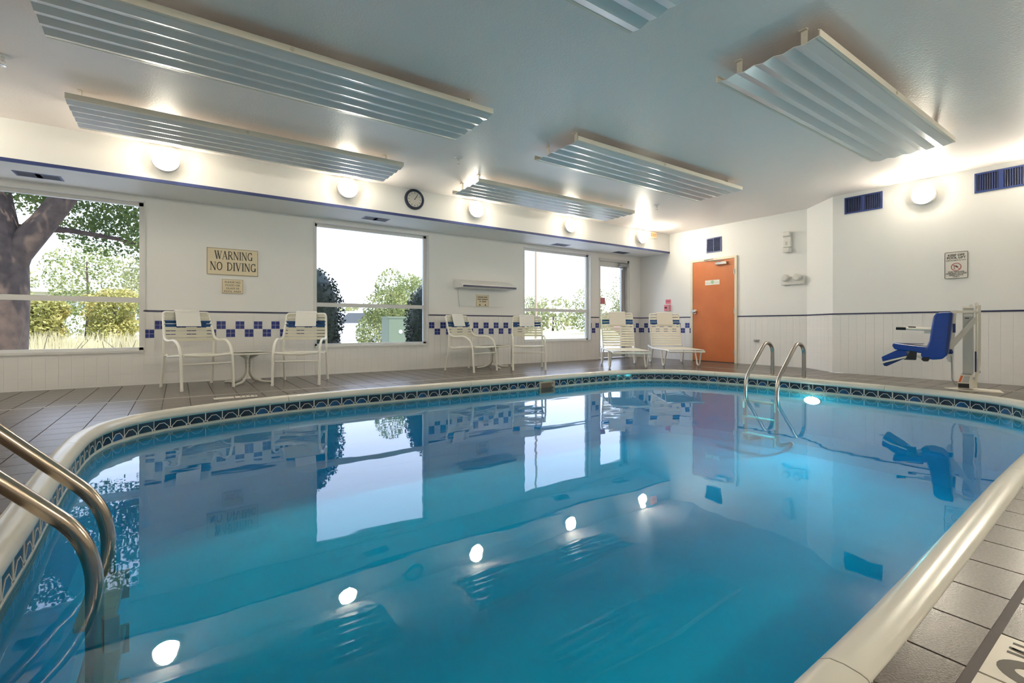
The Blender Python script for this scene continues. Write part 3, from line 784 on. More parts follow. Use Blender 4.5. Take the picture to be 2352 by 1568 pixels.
# ------------------------------------------------------------------ signs (local: x across, z up, front faces -y)
def board(root, w, h, m, edge=None, th=.012, ew=.006):
    MB().box((-w/2, -th, -h/2), (w/2, 0, h/2)).build('sign_board', m, root)
    if edge:
        e = MB()
        for (a, b_, c, d) in ((-w/2, w/2, -h/2, -h/2+ew), (-w/2, w/2, h/2-ew, h/2), (-w/2, -w/2+ew, -h/2, h/2), (w/2-ew, w/2, -h/2, h/2)): e.box((a, -th-.0015, c), (b_, -th, d))
        e.build('sign_border', edge, root)
def serif_line(s, h, x0, x1, z):
    # roman capitals drawn as thick and thin strokes with serifs, fitted between x0 and x1
    TK, TN, SE = .17, .075, .055
    def arc_(cx, cz, rx, rz, a0, a1, n=14): return [(cx+rx*math.cos(R(a0+(a1-a0)*k/n)), cz+rz*math.sin(R(a0+(a1-a0)*k/n))) for k in range(n+1)]
    def bars(pl, w): return [(pl[k], pl[k+1], w) for k in range(len(pl)-1)]
    def ser(x, zz, w=.34): return [((x-w/2, zz), (x+w/2, zz), SE)]
    t_, b_ = 1-SE/2, SE/2
    glyph = {
        'W': (1.28, bars([(.12, 1), (.42, 0)], TK)+bars([(.42, 0), (.66, .95)], TN)+bars([(.58, 1), (.90, 0)], TK)+bars([(.90, 0), (1.16, 1)], TN)+ser(.12, t_)+ser(.60, t_, .3)+ser(1.16, t_)),
        'A': (.98, bars([(.14, 0), (.48, 1)], TN)+bars([(.48, 1), (.82, 0)], TK)+bars([(.26, .34), (.70, .34)], TN)+ser(.14, b_)+ser(.82, b_)),
        'R': (.92, bars([(.18, 0), (.18, 1)], TK)+bars([(.18, .97)]+arc_(.44, .74, .24, .23, 90, -90)+[(.18, .51)], TN*1.5)+bars([(.42, .51), (.80, 0)], TK)+ser(.18, b_)+ser(.84, b_, .2)),
        'N': (1.02, bars([(.18, 0), (.18, 1)], TN)+bars([(.18, 1), (.84, 0)], TK)+bars([(.84, 0), (.84, 1)], TN)+ser(.18, b_)+ser(.14, t_, .3)+ser(.84, t_)),
        'I': (.44, bars([(.22, 0), (.22, 1)], TK)+ser(.22, t_)+ser(.22, b_)),
        'G': (.98, bars(arc_(.50, .5, .36, .47, 48, 330), TK*.8)+bars([(.80, .04), (.80, .42)], TK)+ser(.80, .42)+bars([(.78, .70), (.78, 1)], TN)),
        'O': (1.0, bars(arc_(.50, .5, .37, .46, 0, 360, 24), TK*.85)),
        'D': (.98, bars([(.20, 0), (.20, 1)], TK)+bars([(.20, .97)]+arc_(.42, .5, .42, .46, 90, -90, 16)+[(.20, .03)], TK*.75)+ser(.14, b_, .26)+ser(.14, t_, .26)),
        'V': (.98, bars([(.14, 1), (.48, 0)], TK)+bars([(.48, 0), (.82, 1)], TN)+ser(.14, t_)+ser(.82, t_)),
        ' ': (.62, [])}
    tot = sum(glyph[c][0] for c in s); sc = (x1-x0)/tot; x = 0; m = MB()
    for c in s:
        for (a, b2, w) in glyph[c][1]:
            A = Vector(((x+a[0])*sc+x0, z+a[1]*h)); B = Vector(((x+b2[0])*sc+x0, z+b2[1]*h)); d = (B-A)
            if d.length < 1e-5: continue
            d.normalize(); nn = Vector((-d.y, d.x))*w*sc*.5; e = d*w*sc*.12
            m.prism([tuple(A-nn-e), tuple(B-nn+e), tuple(B+nn+e), tuple(A+nn-e)], 'y', -.0135, -.012)
        x += glyph[c][0]
    return m
t = thing('warning_sign', 'large cream sign reading WARNING NO DIVING between windows', 'sign', (.572, BW, 1.521))
board(t, .571, .338, SIGNC, SIGNE)
serif_line('WARNING', .105, -.205, .225, .030).build('lettering', SIGNK, t)
serif_line('NO DIVING', .105, -.255, .265, -.113).build('lettering', SIGNK, t)
t = thing('rules_sign', 'small cream sign about food and glass below the big warning sign', 'sign', (.568, BW, 1.207))
board(t, .234, .18, SIGNC, SIGNE, ew=.004)
for k, s_ in enumerate(('PLEASE NO', 'FOOD OR', 'GLASS IN', 'POOL AREA')): lettering(s_, .034, SIGNK, t, (0, -.0125, .042-.040*k), xs=1.05)
t = thing('pool_lift_sign', 'white framed KEEP OFF POOL LIFT sign on the right wall', 'sign', (AR, 1.703, 1.464), 0, None, (0, 0, R(-90)))
MB().prism([(.108*sx+.012*math.cos(a)-sx*.012, .166*sz+.012*math.sin(a)-sz*.012) for sx, sz, a0 in ((1, 1, 0), (-1, 1, 90), (-1, -1, 180), (1, -1, 270)) for a in [R(a0+15*k) for k in range(7)]], 'y', -.006, 0).build('sign_board', SIGNW, t)
e = MB(); rr = [(.108*sx+.012*math.cos(a)-sx*.012, -.0065, .166*sz+.012*math.sin(a)-sz*.012) for sx, sz, a0 in ((1, 1, 0), (-1, 1, 90), (-1, -1, 180), (1, -1, 270)) for a in [R(a0+15*k) for k in range(7)]]
e.tube(rr, .0028, 6, closed=True).build('sign_border', SIGNK, t)
for s_, sz, zz, xs, bo in (('KEEP OFF', .036, .114, 1.05, .0012), ('POOL LIFT', .036, .082, 1.05, .0012), ('LIFT IS NOT A TOY', .021, .054, 1.05, .0003), ('FOR PERSONS', .022, -.092, 1.1, .0006), ('NEEDING ACCESS', .022, -.112, 1.1, .0006), ('ASSISTANCE', .022, -.132, 1.1, .0006), ('ONLY', .022, -.152, 1.1, .0006)):
    lettering(s_, sz, SIGNK, t, (0, -.0066, zz), bold=bo, xs=xs)
MB().tube([(.046*math.cos(R(a)), -.0065, -.022+.046*math.sin(R(a))) for a in range(0, 360, 10)], .0038, 6, closed=True).build('prohibition_ring', SIGNR, t)
MB().cbox((0, -.0066, -.022), (.088, .002, .006), Matrix.Rotation(R(40), 3, 'Y')).build('prohibition_bar', SIGNR, t)
m = MB().cbox((-.018, -.0062, -.022), (.005, .0016, .050)).cbox((.004, -.0062, -.016), (.030, .0016, .014), Matrix.Rotation(R(35), 3, 'Y')); m.cbox((-.016, -.0062, -.044), (.022, .0016, .004))
m.build('lift_pictogram', SIGNK, t)

# ------------------------------------------------------------------ wedge-shaped wall ledge with its small sign
t = thing('wall_ledge', 'white wedge-shaped wall ledge with dark edge between windows', 'shelf', (3.80, BW, 1.03))
LW = 1.11
ledge = MB().prism([(0, .308), (-.262, .308), (-.27, .314), (-.27, .345), (-.255, .362), (0, .455)], 'x', 0, LW)   # poly in (y,z)
ledge.build('ledge_body', WALL, t)
MB().box((.02, -.278, .314), (LW-.02, -.268, .343)).build('ledge_edge', NAVY, t)
MB().prism([(.10, .0), (1.02, .0), (1.10, .308), (.06, .308)], 'y', -.012, 0).build('ledge_backboard', WALL, t)
t2 = thing('ledge_sign', 'small cream notice on the backboard under the wall ledge', 'sign', (4.347, BW-.012, 1.137))
board(t2, .25, .20, SIGNC, SIGNE, th=.004, ew=.004)
m = MB()
for row, words in ((.062, ((-.098, .012), (.028, .095))), (.024, ((-.098, -.035), (-.012, .100))), (-.014, ((-.060, -.030), (-.012, .075)))):
    for a, b_ in words:
        k = a
        while k < b_: m.box((k, -.0052, row-.011), (k+.009, -.004, row+.011)); k += .015
m.build('illegible_print', SIGNK, t2)
for sx in (-.055, .060): MB().prism([(sx-.018, -.085), (sx+.018, -.085), (sx, -.055)], 'y', -.0052, -.004).build('arrow_mark', SIGNK, t2)

# ------------------------------------------------------------------ safety fittings
t = thing('exit_sign', 'glowing orange exit sign beside the last soffit lamp', 'exit sign', (7.955, BS, 2.556))
MB().box((-.10, -.035, -.065), (.10, 0, .065)).build('sign_case', WHITEP, t)
MB().box((-.09, -.037, -.055), (.09, -.035, .055)).build('sign_panel', EXITG, t)
lettering('EXIT', .085, mat('exit_red', (0.55, 0.10, 0.05), .5), t, (0, -.0378, -.030), bold=.001)
t = thing('exit_sign', 'white upright exit sign with lamp heads, high on the door wall', 'exit sign', (AD, 3.952, 2.112), 0, None, (0, 0, R(-90)))
bevel(MB().box((-.066, -.05, -.075), (.066, 0, .105)).build('sign_case', WHITEP, t), .008)
for zz in (.145, -.125):
    bevel(MB().box((-.062, -.085, zz-.042), (.062, -.005, zz+.042)).build('lamp_head', WHITEP, t), .016, 3)
lettering('E', .075, mat('grey_letter', (0.30, 0.29, 0.26), .5), t, (0, -.0505, -.035))
t = thing('emergency_light', 'white twin-head emergency light below the upright exit sign', 'emergency light', (AD, 3.86, 1.468), 0, None, (0, 0, R(-90)))
bevel(MB().box((-.185, -.055, -.075), (.185, 0, .060)).build('light_case', WHITEP, t), .012)
for xx in (-.10, .085):
    MB().lathe([(.058, -.05), (.062, -.075), (.060, -.10), (.048, -.115)], 20, (xx, 0, .045), 'y').build('lamp_head', WHITEP, t, True)
    MB().lathe([(.046, -.114), (.040, -.118)], 20, (xx, 0, .045), 'y').build('lens', WHITEP, t)
MB().box((-.145, -.057, -.015), (-.085, -.055, .012)).build('indicator', FRAMEG, t)
t = thing('notice', 'small red notice on the wall left of the orange door, upper', 'notice', (AD, 6.38, 1.213), 0, None, (0, 0, R(-90)))
MB().box((-.066, -.003, -.045), (.066, 0, .045)).build('notice_sheet', PINK, t); MB().box((-.05, -.004, -.004), (.05, -.003, .004)).build('notice_print', SIGNR, t); MB().box((-.05, -.004, .016), (.05, -.003, .024)).build('notice_print', SIGNR, t)
t = thing('alarm_pull', 'red alarm pull station below the red notice', 'alarm', (AD, 6.385, 1.08), 0, None, (0, 0, R(-90)))
bevel(MB().box((-.070, -.045, -.066), (.070, 0, .066)).build('pull_body', PINK, t), .006)
MB().box((-.045, -.058, -.012), (.0, -.045, .02)).build('pull_handle', SIGNK, t); MB().box((.02, -.048, -.06), (.042, -.045, .062)).build('pull_strip', FRAMEG, t)
t = thing('hose_bib', 'small grey wall bracket low on the wall right of the orange door', 'bracket', (AD, 4.49, .432), 0, None, (0, 0, R(-90)))
MB().box((-.045, -.012, -.022), (.045, 0, .022)).build('bracket_plate', FRAMEG, t); MB().tube([(-.02, -.01, 0), (-.02, -.06, 0), (.02, -.06, 0)], .010, 8).build('bracket_arm', FRAMEG, t)

# ------------------------------------------------------------------ pool ladders
def ladder(label, loc, rz, spacing, steel, dul=False):
    # local: y across the rails, +x towards the water; origin at the rail feet, z=0 on the deck
    t = thing('pool_ladder', label, 'pool ladder', loc, rz)
    for s_ in (-1, 1):
        y = s_*spacing/2
        path = [(0, y, -.02), (0, y, .30)] + arc((.125, .335), .125, 180, 42, 10, 'xz', y)
        path = path + fillet([path[-1], (.575, y, .03), (.62, y, -.10), (.62, y, -.74), (.585, y, -.83), (.30, y, -.84)], .10, 6)[1:]
        MB().tube(path, .0245, 14).build('rail', steel, t, True)
        MB().lathe([(.058, 0), (.058, .006), (.034, .012), (.026, .014)], 20, (0, y, 0)).build('escutcheon', steel, t, True)
        MB().lathe([(.030, .09), (.033, .10), (.033, .115)], 14, (.20, y, -.84), 'x').build('bumper', WHITEP, t)
    for z in (-.30, -.52, -.74):
        bevel(MB().box((.565, -spacing/2+.0, z-.012), (.675, spacing/2, z+.012)).build('tread', TREAD, t), .006)
        for s_ in (-1, 1): MB().box((.645, s_*spacing/2-.006, z-.10), (.685, s_*spacing/2+.006, z+.012)).build('tread_bracket', TREAD, t)
    return t
ladder('stainless ladder with two rails in the near left foreground', (-.85, 2.278, 0), 0, .377, STEEL)
ladder('stainless ladder at the far end, in front of the corner', (6.83+.02, 3.18, 0), R(180-5), .43, STEELF)

# ------------------------------------------------------------------ strap chairs, tables, loungers, towels
def bar_strap(m, a, b_, w, th, up):
    a, b_ = Vector(a), Vector(b_); d = (b_-a); L = d.length; d.normalize(); up = Vector(up); up = (up-d*up.dot(d)).normalized(); s_ = d.cross(up)
    M = Matrix((d, up, s_)).transposed(); m.cbox(tuple((a+b_)/2), (L, w, th), M)
def make_chair():
    t = bpy.data.objects.new('strap_chair', None); C.objects.link(t)
    hw = .255; r = .0145
    for s_ in (-1, 1):
        x = s_*hw
        # back upright, arm and front leg in one bent tube (front is -y)
        pth = [(x*.93, .335, .82), (x, .235, .555), (x, .12, .525), (x, -.10, .54), (x, -.235, .47), (x, -.275, .34), (x, -.30, .0)]
        MB().tube(fillet(pth, .11, 7), r, 10).build('arm_frame', WHITEM, t, True)
        MB().tube(fillet([(x, .245, .57), (x, .25, .36), (x*1.02, .33, .0)], .1, 5), r, 10).build('rear_leg', WHITEM, t, True)
        MB().tube(fillet([(x*.90, -.285, .375), (x*.90, -.05, .365), (x*.90, .20, .345), (x*.90, .245, .37)], .08, 5), r*.85, 8).build('seat_rail', WHITEM, t, True)
        MB().lathe([(.016, 0), (.017, .02), (.015, .03)], 10, (x, -.30, 0)).build('foot_cap', WHITEP, t)
    MB().tube([(-hw*.90, -.285, .378), (-hw*.3, -.292, .368), (hw*.3, -.292, .368), (hw*.90, -.285, .378)], r, 8).build('front_rail', WHITEM, t, True)
    MB().tube([(-hw, -.272, .28), (hw, -.272, .28)], .011, 8).build('cross_bar', WHITEM, t, True)
    MB().tube(fillet([(-hw*.93, .335, .82), (-hw*.88, .348, .855), (hw*.88, .348, .855), (hw*.93, .335, .82)], .04, 5), r, 8).build('top_rail', WHITEM, t, True)
    MB().tube([(-hw, .245, .36), (hw, .245, .36)], r*.9, 8).build('back_rail', WHITEM, t, True)
    for k in range(7):
        y = -.23+k*.068; m = MB()
        zz = .372-.012*math.sin(math.pi*k/6)
        bar_strap(m, (-hw*.9, y, zz), (0, y, zz-.022), .048, .004, (0, 1, 0)); bar_strap(m, (0, y, zz-.022), (hw*.9, y, zz), .048, .004, (0, 1, 0)); m.build('seat_strap', CREAMS, t)
    for k in range(8):
        z = .825-k*.041; y = .34-(.855-z)*.36; w_ = hw*(.93+.07*(.82-z)/.27); m = MB()
        bar_strap(m, (-w_, y, z), (0, y+.022, z), .033, .004, (0, -.3, 1)); bar_strap(m, (0, y+.022, z), (w_, y, z), .033, .004, (0, -.3, 1))
        o = m.build('back_strap', BLUES if k in (2, 3) else CREAMS, t)
        if k in (2, 3): o['label'] = 'blue vinyl strap'
    return t
def make_towel(w, f, b_, th, m):
    # draped over a top rail: local origin at the rail, front drop f, back drop b_ ; slope follows the back
    t = MB(); pts = [(-.030-f*.34, -f), (-.030, -.01), (-.026, .012), (0, .026), (.024, .012), (.030, -.01), (.030+b_*.05, -b_)]
    inn = [(p[0]*.80 if abs(p[1]) < .03 else p[0]+(.009 if p[0] < 0 else -.009), p[1]-(.009 if p[1] > 0 else 0)) for p in pts]
    t.prism(pts + inn[::-1], 'x', -w/2, w/2)
    return t
chair = make_chair()
CG = 'white strap chairs along the window wall'
spots = [('white strap chair below the warning sign, left of the low round table', .177, 6.50, 17.4),
         ('white strap chair facing forward at the left edge of the shrub window', 1.235, 6.30, -22),
         ('white strap chair below the wall ledge, turned to the right', 3.753, 6.46, 15),
         ('white strap chair at the left edge of the utility-pole window', 4.66, 6.20, -33)]
chairs = []
for i, (lab, x, y, a) in enumerate(spots):
    o = chair if i == 0 else copy_tree(chair)
    o.location = (x, y, 0); o.rotation_euler = (0, 0, R(a)); tag(o, lab, 'chair', CG)
    tw = make_towel(.25 if i != 2 else .24, .17, .14, .01, TOWEL).build('folded_towel', TOWEL)
    M = Matrix.Rotation(R(a), 3, 'Z'); p = M @ Vector((0, .348, .862))
    tw.location = (x+p.x, y+p.y, p.z); tw.rotation_euler = (0, 0, R(a))
    tag(tw, ['white towel over the chair back below the warning sign', 'white towel over the chair back beside the shrub window', 'white towel over the chair back below the wall ledge', 'white towel over the chair back beside the utility-pole window'][i], 'towel', 'towels draped on chair backs')
def make_table():
    t = bpy.data.objects.new('side_table', None); C.objects.link(t)
    MB().lathe([(.27, .352), (.285, .356), (.287, .366), (.280, .372), (.262, .372), (.258, .366)], 40).build('table_rim', WHITEM, t, True)
    MB().lathe([(.258, .360), (.258, .366)], 40).build('table_top', WHITEP, t)
    for k in range(4):
        a = R(45+90*k+12); pth = [(.12, 0, .352), (.032, 0, .31), (.026, 0, .20), (.030, 0, .10), (.13, 0, .022), (.285, 0, .012)]
        pth = [(q[0]*math.cos(a), q[0]*math.sin(a), q[2]) for q in pth]
        MB().tube(fillet(pth, .09, 7), .0135, 10).build('table_leg', WHITEM, t, True)
    for z in (.20, .24): MB().lathe([(.030, z-.006), (.030, z+.006)], 12).build('leg_clamp', FRAMEG, t)
    return t
tb = make_table(); tb.location = (.70, 6.64, 0); tag(tb, 'low round white table between the chairs below the warning sign', 'table', 'low round tables')
tb2 = copy_tree(tb); tb2.location = (4.30, 6.70, 0); tb2.rotation_euler = (0, 0, R(25)); tag(tb2, 'low round white table between the chairs near the wall ledge', 'table', 'low round tables')
def make_lounger():
    t = bpy.data.objects.new('chaise_lounge', None); C.objects.link(t)
    hw = .29; r = .0145; zs = .285
    for s_ in (-1, 1):
        x = s_*hw
        MB().tube(fillet([(x, -.78, zs-.02), (x, -.70, zs), (x, .30, zs-.01), (x, .62, zs+.03)], .1, 5), r, 10).build('side_rail', WHITEM, t, True)
        for yc, w in ((-.46, .30), (.42, .28)):
            MB().tube(fillet([(x, yc-w/2, zs-.01), (x*1.03, yc-.05, .015), (x*1.03, yc+.05, .015), (x, yc+w/2, zs-.01)], .055, 6), r*.95, 10).build('leg_loop', WHITEM, t, True)
        MB().tube(fillet([(x*.97, .36, zs), (x*.97, .47, .52), (x*.97, .575, .90)], .2, 5), r, 10).build('back_rail', WHITEM, t, True)
    MB().tube([(-hw, -.78, zs-.02), (hw, -.78, zs-.02)], r, 8).build('front_rail', WHITEM, t, True)
    MB().tube(fillet([(-hw*.97, .575, .90), (-hw*.9, .585, .93), (hw*.9, .585, .93), (hw*.97, .575, .90)], .04, 4), r, 8).build('top_rail', WHITEM, t, True)
    for k in range(18):
        y = -.735+k*.060; MB().box((-hw, y-.023, zs+.010), (hw, y+.023, zs+.015)).build('seat_strap', WHITEM if k < 4 else CREAMS, t)
    for k in range(13):
        z = .885-k*.045; y = .36+(z-zs)*.352; m = MB()
        bar_strap(m, (-hw*.97, y-.016, z), (hw*.97, y-.016, z), .036, .004, (0, .35, 1))
        o = m.build('back_strap', BLUES if k in (2, 3) else CREAMS, t)
        if k in (2, 3): o['label'] = 'dark blue vinyl strap'
    return t
lg = make_lounger(); LG = 'strap loungers in the far corner'
for i, (x, y, a) in enumerate(((6.34, 5.69, -37.6), (7.40, 5.44, -37.0))):
    o = lg if i == 0 else copy_tree(lg); o.location = (x, y, 0); o.rotation_euler = (0, 0, R(a))
    tag(o, ['cream strap lounger in front of the glass door', 'cream strap lounger next to the orange door'][i], 'lounger', LG)
    tw = make_towel(.30, .22, .20, .01, TOWELC).build('folded_towel', TOWELC)
    M = Matrix.Rotation(R(a), 3, 'Z'); p = M @ Vector((0, .585, .938)); tw.location = (x+p.x, y+p.y, p.z); tw.rotation_euler = (0, 0, R(a))
    tag(tw, ['cream towel over the back of the lounger by the glass door', 'cream towel over the back of the lounger by the orange door'][i], 'towel', 'towels draped on loungers')

# ------------------------------------------------------------------ pool lift (local x to the right of the seat, seat faces -x, z up)
t = thing('pool_lift', 'cream pool lift with blue plastic seat beside the far right deck', 'pool lift', (7.07, 1.37, 0), R(-78.85))
MB().prism([(-.28, -.02), (-.10, -.16), (.33, -.14), (.30, .10), (-.05, .16)], 'z', 0, .008).build('base_plate', LIFTW, t)
MB().prism([(-.155, .02), (-.155, .08), (-.125, .165), (.02, .165), (.02, .02)], 'y', -.09, .04).build('base_box', LIFTW, t)
MB().box((-.150, -.094, .025), (-.030, -.089, .072)).build('foot_bumper', BLACKP, t)
MB().prism([(-.148, .085), (-.122, .085), (-.095, .155), (-.120, .155)], 'y', -.0945, -.09).build('warning_label', ORANGE, t)
MB().prism([(-.110, .085), (-.035, .085), (-.020, .155), (-.082, .155)], 'y', -.0945, -.09).build('instruction_label', LIFTG, t)
MB().lathe([(.055, .165), (.055, .178)], 20, (-.055, -.03, 0)).build('mast_collar', FRAMEG, t)
bevel(MB().box((-.103, -.06, .175), (.020, .03, .885)).build('mast_cover', LIFTG, t), .012)
MB().box((-.106, -.065, .885), (.025, .035, .905)).build('mast_cap', LIFTW, t)
MB().tube([(-.01, -.02, .905), (-.01, -.02, .925)], .016, 10).build('cap_knob', CHROME, t)
MB().box((-.09, -.0615, .80), (.01, -.0600, .86)).build('maker_label', SIGNW, t)
MB().box((-.075, -.0622, .775), (-.03, -.0602, .785)).build('maker_print', SIGNK, t)
MB().box((.035, -.02, .02), (.058, .03, .93)).build('lift_post', LIFTW, t)
MB().box((.066, -.02, .28), (.098, .035, .92)).build('lift_post', LIFTW, t)
MB().prism([(.012, .03), (.045, .03), (.095, .28), (.095, .34), (.06, .34)], 'y', -.03, .03).build('post_gusset', LIFTW, t)
MB().box((.030, -.045, .20), (.050, -.025, .42)).build('actuator', LIFTN, t)
for z in (.86, .93): MB().tube([(.05, -.05, z), (.05, .05, z)], .018, 10).build('pivot_bolt', CHROME, t)
MB().tube([(.085, -.03, .20), (.085, .03, .20)], .014, 8).build('pivot_bolt', CHROME, t)
MB().tube([(.02, -.10, .135), (.02, -.02, .135)], .013, 8).build('pivot_bolt', CHROME, t)
bar = MB(); A, B = Vector((.045, -.085, .775)), Vector((-.235, -.085, .455)); bar_strap(bar, A, B, .058, .028, (0, 0, 1)); bar.build('lift_arm', LIFTW, t)
bar = MB(); bar_strap(bar, (.05, -.07, .85), (-.225, -.07, .85), .028, .02, (0, 0, 1)); bar.build('upper_link', LIFTW, t)
MB().prism([(-.165, .865), (-.190, .87), (-.215, .84), (-.262, .34), (-.245, .30), (-.205, .30)], 'y', -.11, -.085).build('seat_spine', LIFTW, t)
# seat shell: curved back and base
bo = [(-.198, .835), (-.215, .842), (-.335, .835), (-.360, .80), (-.375, .70), (-.395, .54), (-.425, .452), (-.46, .43), (-.47, .37), (-.44, .345), (-.36, .335), (-.285, .345), (-.245, .39), (-.222, .55)]
bevel(MB().prism(bo, 'y', -.44, -.10).build('seat_back', LIFTB, t), .018, 3)
MB().prism([(-.200, .83), (-.225, .835), (-.262, .42), (-.238, .40)], 'y', -.445, -.095).build('back_edge', LIFTN, t)
bevel(MB().prism([(-.725, .475), (-.715, .505), (-.42, .470), (-.40, .43), (-.45, .40), (-.70, .435)], 'y', -.44, -.10).build('seat_pan', LIFTB, t), .012)
MB().box((-.70, -.40, .497), (-.45, -.14, .501)).build('seat_pad', LIFTN, t)
bevel(MB().prism([(-.565, .425), (-.60, .34), (-.625, .325), (-.51, .325), (-.505, .42)], 'y', -.445, -.36).build('belt_bracket', BLACKP, t), .006)
bevel(MB().prism([(-.455, .36), (-.465, .335), (-.445, .315), (-.405, .315), (-.385, .36)], 'y', -.445, -.38).build('belt_bracket', BLACKP, t), .006)
MB().tube([(-.50, -.41, .37), (-.47, -.41, .35), (-.44, -.41, .36)], .012, 8).build('bracket_tube', LIFTW, t)
MB().box((-.205, -.30, .625), (-.175, -.20, .72)).build('battery_pack', LIFTN, t)
# footrest, hanging forward at a slant
bevel(MB().prism([(-.605, .435), (-.58, .375), (-.815, .295), (-.825, .345), (-.68, .43)], 'y', -.42, -.12).build('leg_rest', LIFTB, t), .008)
MB().prism([(-.578, .372), (-.585, .352), (-.815, .275), (-.822, .292)], 'y', -.43, -.11).build('footrest_bar', LIFTW, t)
bevel(MB().prism([(-.60, .345), (-.812, .270), (-.80, .245), (-.775, .242)], 'y', -.42, -.12).build('footrest', LIFTN, t), .004)
MB().tube([(-.81, -.30, .262), (-.86, -.30, .262)], .008, 8).build('footrest_pin', LIFTW, t)
# armrest
MB().tube([(-.36, -.41, .655), (-.60, -.41, .665)], .014, 10).build('arm_rest', LIFTW, t, True)
MB().tube([(-.36, -.13, .665), (-.56, -.13, .672)], .012, 10).build('arm_rest', LIFTW, t, True)
MB().tube([(-.60, -.41, .667), (-.69, -.41, .669)], .017, 10).build('arm_grip', BLACKP, t, True)
MB().tube([(-.53, -.13, .678), (-.60, -.13, .680)], .012, 10).build('arm_grip', BLACKP, t, True)
MB().box((-.44, -.42, .615), (-.37, -.40, .645)).build('arm_plate', LIFTG, t)
MB().tube(fillet([(-.22, -.10, .40), (-.215, -.11, .30), (-.212, -.11, .10), (-.17, -.09, .05)], .08, 6), .008, 8).build('cable', FRAMEG, t, True)
MB().lathe([(.020, 0), (.026, .02), (.016, .05)], 10, (-.225, -.10, .39)).build('cable_gland', LIFTN, t)
for ch in t.children:
    for v_ in ch.data.vertices: v_.co.x = v_.co.x*.72 if v_.co.x > -.2 else -.144+(v_.co.x+.2)*.95

# ------------------------------------------------------------------ outdoors
ground = struct(MB().box((-90, BW+WT, -.35), (160, 220, -.15)).build('ground', LAWN), 'pale sunlit lawn outside')
struct(MB().box((-6, BW+WT+1.2, -.15), (60, 21, -.145)).build('bounce_paving', ASPH), 'pale paving added outside the windows to bounce sunlight into the room')  # added pale surface, throws sunlight up through the windows onto the ceiling
def leaves(blobs, n, size, seed, up=0.0):
    rng = random.Random(seed); v = []; f = []
    tot = sum(b[3]*b[4]*b[5] for b in blobs)
    for (cx, cy, cz, rx, ry, rz) in blobs:
        for k in range(int(n*rx*ry*rz/tot)):
            while True:
                p = Vector((rng.uniform(-1, 1), rng.uniform(-1, 1), rng.uniform(-1, 1)))
                if .35 < p.length <= 1: break
            q = p.length; p = p*(q**(-.45)) if q**.55 <= 1 else p
            c = Vector((cx+p.x*rx, cy+p.y*ry, cz+p.z*rz))
            a = Vector((rng.gauss(0, 1), rng.gauss(0, 1), rng.gauss(0, 1))).normalized(); b_ = a.orthogonal().normalized()
            b_ = Matrix.Rotation(rng.uniform(0, 6.28), 3, a) @ b_; s_ = size*rng.uniform(.6, 1.3)
            w = a.cross(b_)*s_*.5; l_ = b_*s_; i = len(v)
            v += [tuple(c-l_*.6), tuple(c+w*.8), tuple(c+l_*.6), tuple(c-w*.8)]; f.append((i, i+1, i+2, i+3))
    return v, f
def foliage(parent, blobs, n, size, seed, m):
    v, f = leaves(blobs, n, size, seed); me = bpy.data.meshes.new('foliage'); me.from_pydata(v, [], f); me.materials.append(m)
    o = obj('foliage', me, parent); o['kind'] = 'stuff'; return o
# big shade tree behind the left window
t = thing('shade_tree', 'large tree with thick brown trunk forking outside the left window', 'tree', (0, 0, -.15))
MB().tube([(-2.62, 10.2, 0), (-2.36, 10.2, .5), (-2.33, 10.2, 1.2), (-2.30, 10.2, 1.75), (-2.36, 10.2, 2.4), (-2.5, 10.2, 3.6), (-2.7, 10.2, 5)], [.56, .48, .46, .42, .36, .30, .24], 20).build('trunk', BARK, t, True)
MB().tube([(-2.25, 10.15, 1.45), (-2.02, 10.15, 1.95), (-1.72, 10.15, 2.42), (-1.40, 10.15, 3.0), (-1.0, 10.2, 3.9)], [.30, .20, .165, .15, .11], 16).build('branch', BARK, t, True)
MB().tube([(-2.0, 10.3, 2.35), (-1.5, 10.6, 2.42), (-.9, 11.0, 2.40), (-.3, 11.2, 2.25)], [.06, .045, .035, .02], 8).build('branch', BARK, t, True)
foliage(t, [(-1.0, 11.5, 3.0, 1.4, 1.0, .50), (-.5, 11.6, 2.7, 1.0, .9, .42), (-.25, 11.0, 2.35, .6, .7, .42), (-1.0, 12.2, 2.6, .9, .8, .40), (-2.3, 10.0, 3.1, .6, .5, .35), (-.5, 12, 3.5, 2.2, 1.5, .6), (-2.6, 12, 3.7, 1.6, 1.4, .6), (-.15, 12.2, 2.15, .5, .5, .40)], 17000, .058, 1, LEAF_OAK)
foliage(t, [(-2.2, 9.8, 5.6, 2.6, 2.3, 1.4), (-.8, 11.0, 5.2, 2.2, 2.0, 1.0)], 3600, .22, 91, LEAF_OAK)  # crown above the view, added to shade the trunk and lower leaves
# rounded dark shrubs close to the building
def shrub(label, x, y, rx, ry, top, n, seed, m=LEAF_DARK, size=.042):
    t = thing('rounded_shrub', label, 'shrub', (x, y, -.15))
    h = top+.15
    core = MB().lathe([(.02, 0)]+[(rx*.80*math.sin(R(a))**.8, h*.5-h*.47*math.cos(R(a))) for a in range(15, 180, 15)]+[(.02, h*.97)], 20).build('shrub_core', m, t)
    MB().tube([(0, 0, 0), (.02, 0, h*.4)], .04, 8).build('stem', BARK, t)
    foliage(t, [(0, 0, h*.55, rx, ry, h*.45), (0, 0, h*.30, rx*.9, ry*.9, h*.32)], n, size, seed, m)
    return t
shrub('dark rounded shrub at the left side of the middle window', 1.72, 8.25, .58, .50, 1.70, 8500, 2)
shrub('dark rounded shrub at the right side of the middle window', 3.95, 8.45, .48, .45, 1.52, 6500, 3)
shrub('dark clipped shrub at the right edge of the left window', -.09, 8.5, .36, .40, 1.45, 4000, 4)
